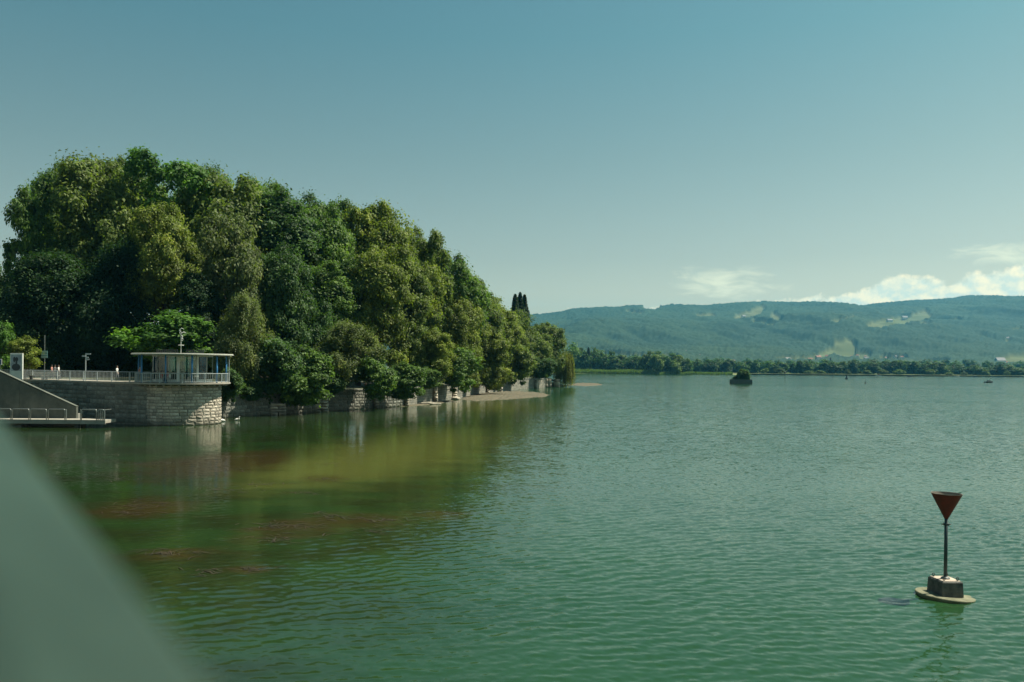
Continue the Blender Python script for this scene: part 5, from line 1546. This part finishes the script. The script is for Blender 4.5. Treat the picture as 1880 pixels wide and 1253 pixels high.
for k, (px, py, s, spec) in enumerate(HS):
    p = hit(px, py)
    root = empty('house', (p.x, p.y, p.z - 1), rh.uniform(-.6, .6))
    w_, d_, h = rh.uniform(9, 15) * s, rh.uniform(8, 11) * s, rh.uniform(6, 9) * s
    MB().box((0, 0, h / 2), (w_, d_, h)).build('wall', M_HW if rh.random() < .6 or spec == 1 else M_HW2, root)
    r = rh.uniform(2.5, 4.5) * s; e = .5
    MB().add([(-w_ / 2 - e, -d_ / 2 - e, h), (w_ / 2 + e, -d_ / 2 - e, h), (w_ / 2 + e, d_ / 2 + e, h), (-w_ / 2 - e, d_ / 2 + e, h), (-w_ / 2 - e, 0, h + r), (w_ / 2 + e, 0, h + r)],
             [(0, 1, 5, 4), (3, 4, 5, 2), (0, 4, 3), (1, 2, 5), (0, 3, 2, 1)]).build('roof', M_TILE if rh.random() < .6 and s < 1.4 else M_SLATE, root)
    if spec:
        where = {(1265, 654): 'large pale house above the clump of trees left of the raft', (1290, 660): 'pale house low on the slope left of the raft', (1352, 673): 'pale house right above the planted raft',
                 (1415, 664): 'white house among trees just right of the raft', (1446, 664): 'white house above the first stake', (1596, 643): 'narrow cream house on the brown meadow edge',
                 (1633, 592): 'left white farmhouse on the long high meadow', (1661, 587): 'right white farmhouse on the long high meadow', (1836, 673): 'wide white hall above the right tree belt',
                 (1872, 603): 'pale house in a clearing high on the right slope', (1772, 669): 'pale house behind the right tree belt', (1848, 624): 'small pale house in a clearing low on the right slope',
                 (1365, 584): 'pale farmhouse on the upper left meadow', (1340, 682): 'pale house on the shore behind the raft'}[(px, py)]
        tag(root, where, 'house')
    else:
        tag(root, 'small house of the town at the foot of the hills', 'house', 'houses of the town below the hills')
p = W(1525, 672, 1700)
root = empty('chimney_stack', (p.x, 1700, 1))
zt = W(1525, 657, 1700).z - 1
MB().lathe([(1.9, 0), (1.3, zt), (1.0, zt)], 12).build('shaft', M_DARK, root)
MB().lathe([(1.45, zt - 2), (1.45, zt - 1)], 12).build('band', M_SLATE, root)
tag(root, 'tall thin dark chimney beyond the tree belt', 'chimney')

# ------------------------------------------------------------------ floating weed
def weeds():
    r = np.random.default_rng(9)
    spots = [(255, 853, 45, 3), (300, 850, 40, 2), (440, 838, 42, 2.5), (440, 862, 40, 4), (250, 930, 45, 6), (235, 942, 40, 4), (500, 968, 60, 9), (520, 988, 50, 7), (600, 880, 26, 2), (600, 852, 20, 1.5),
             (295, 1016, 60, 5), (610, 948, 45, 6), (690, 975, 35, 5), (460, 1045, 30, 5), (380, 1050, 25, 5), (560, 905, 30, 2.5), (220, 880, 30, 3), (205, 835, 25, 2), (545, 965, 40, 5), (170, 868, 20, 2),
             (700, 955, 60, 6), (400, 900, 60, 4), (350, 800, 40, 1.5), (130, 800, 30, 2), (480, 890, 40, 2.5)]
    V, Fc, n0 = [], [], 0
    for px, py, rx, ry in spots:
        n = int(0.8 * rx)
        a = r.random(n) * 6.283; q = r.random(n) ** .8 * (.4 + 2.0 * r.random(n))
        x = px + rx * q * np.cos(a); y = py + ry * q * np.sin(a) + r.normal(0, .6, n)
        Yg = CAMZ * F / ((y - HY) * CR - (x - 940) * SR)
        Xg = ((x - 940) * CR + (y - HY) * SR) / F * Yg
        l = .10 + .26 * r.random(n); w_ = .006 + .012 * r.random(n); th = r.normal(0, .7, n)
        z = .005 + .018 * r.random(n)
        dx, dy = l * np.cos(th), l * np.sin(th); ox, oy = -w_ * np.sin(th), w_ * np.cos(th)
        v = np.empty((n, 6, 3))
        lift = .03 * r.random(n)
        for k, (s, o_, zz) in enumerate(((-1, -1, 0), (0, -1.2, 1), (1, -.6, 0), (1, .6, 0), (0, 1.2, 1), (-1, 1, 0))):
            v[:, k] = np.stack([Xg + s * dx + o_ * ox, Yg + s * dy + o_ * oy, z + zz * lift - (1 - zz) * .01], -1)
        V.append(v.reshape(-1, 3)); 
        idx = n0 + np.arange(n)[:, None] * 6
        Fc.append(np.concatenate([idx + np.array([[0, 1, 4, 5]]), idx + np.array([[1, 2, 3, 4]])])); n0 += n * 6
    me = np_mesh('floating_weed', np.concatenate(V), np.concatenate(Fc), smooth=False)
    m = mat('weed', (0.055, 0.036, 0.016), rough=.5, scale=1.5, col2=(0.022, 0.018, 0.008), spec=.5)
    tag(link('floating_weed', me, m), 'brown water weed floating in drifts on the near water', kind='stuff')
weeds()

# ------------------------------------------------------------------ the rail in front of the photographer, and what carries it
P1 = Vector((-0.1225, .36, CAMZ - .140)); P2 = Vector((-0.564, .9, CAMZ - .0504))
d = (P2 - P1).normalized()
side = Vector((-d.y, d.x, 0)).normalized()          # to the inner side, left of the rail
if side.x > 0: side = -side
upv = side.cross(d).normalized()
if upv.z < 0: upv = -upv
A, B = P1 - d * 0.75, P1 + d * 3.2
prof = []
w_, th, rad = .42, .13, .012
for (cx, cz, a0) in ((rad, -rad, 90), (rad, -th + rad, 180), (w_ - rad, -th + rad, 270), (w_ - rad, -rad, 0)):
    for k in range(6):
        an = R(a0 + k * 18)
        prof.append((cx + rad * math.cos(an), cz + rad * math.sin(an)))
prof = [(.0, -th), (.0, -.012), (.012, .0), (.085, .038), (w_ - .02, .038), (w_, .018), (w_, -th)]
mb = MB(); n = len(prof)
vs = [p + side * x + upv * z for p in (A, B) for x, z in prof]
mb.add(vs, [(k, (k + 1) % n, n + (k + 1) % n, n + k) for k in range(n)] + [tuple(range(n))[::-1], tuple(range(n, 2 * n))])
M_CAP = mat('grey_rail_paint', (0.72, 0.69, 0.48), rough=.5, var=.24, scale=2.6, spec=.2)
gr = empty('guard_rail', (A.x, A.y, 4.9))
o = mb.build('cap', M_CAP, gr, smooth=False); o.location = -Vector((A.x, A.y, 4.9))
for s in (.3, 2.0, 3.6):
    p = A + d * s + side * .2
    MB().box((p.x - A.x, p.y - A.y, (p.z - .12 - 4.9) / 2), (.10, .10, p.z - .12 - 4.9), math.atan2(d.y, d.x)).build('post', M_CAP, gr)
tag(gr, 'broad grey painted guard rail blurred in the near lower left corner', 'railing')
mb = MB()
fl = Vector((d.x, d.y, 0)).normalized()
q0 = Vector((A.x, A.y, 0)) - fl * 3.0 - side * .05; q1 = Vector((A.x, A.y, 0)) + fl * 3.3 - side * .05
for z in (4.55, 4.9): pass
vs = [(p.x, p.y, z) for z in (4.5, 4.9) for p in (q0, q1, q1 + side * 5, q0 + side * 5)]
mb.add(vs, [(3, 2, 1, 0), (4, 5, 6, 7), (0, 1, 5, 4), (1, 2, 6, 5), (2, 3, 7, 6), (3, 0, 4, 7)])
c = (q0 + q1) / 2 + side * 2.5
mb.box((c.x, c.y, 1.5), (3.0, 1.2, 6.0), math.atan2(d.y, d.x))
tag(mb.build('viewing_deck', M_CONC), 'concrete deck under the photographer', kind='structure')

mb = MB()
mb.box((-.6, -.6, 8.75), (6.6, 5.6, .12), 0)  # roof out of view, added to keep the sun off the guard rail
for (x, y) in ((-3.2, -2.9), (1.9, -3.1)): mb.box((x, y, 4.9 + 1.9), (.12, .12, 3.8))
tag(mb.build('added_shade_roof', M_CONC), 'added unseen flat roof that shades the guard rail', kind='structure')

# ------------------------------------------------------------------ the air
mb = MB()
mb.box((0, 3500, 315), (17600, 9400, 645))
hz = mb.build('haze', None)
m = bpy.data.materials.new('haze_air'); m.use_nodes = True
nt = m.node_tree; nt.nodes.clear()
out = nt.nodes.new('ShaderNodeOutputMaterial'); pvn = nt.nodes.new('ShaderNodeVolumePrincipled')
pvn.inputs['Color'].default_value = (0.13, 0.60, 0.98, 1)
pvn.inputs['Density'].default_value = 0.000062
pvn.inputs['Density Attribute'].default_value = ''
pvn.inputs['Anisotropy'].default_value = 0.3
nt.links.new(pvn.outputs[0], out.inputs['Volume'])
hz.data.materials.clear(); hz.data.materials.append(m)
tag(hz, 'thin summer haze over the lake', kind='stuff')
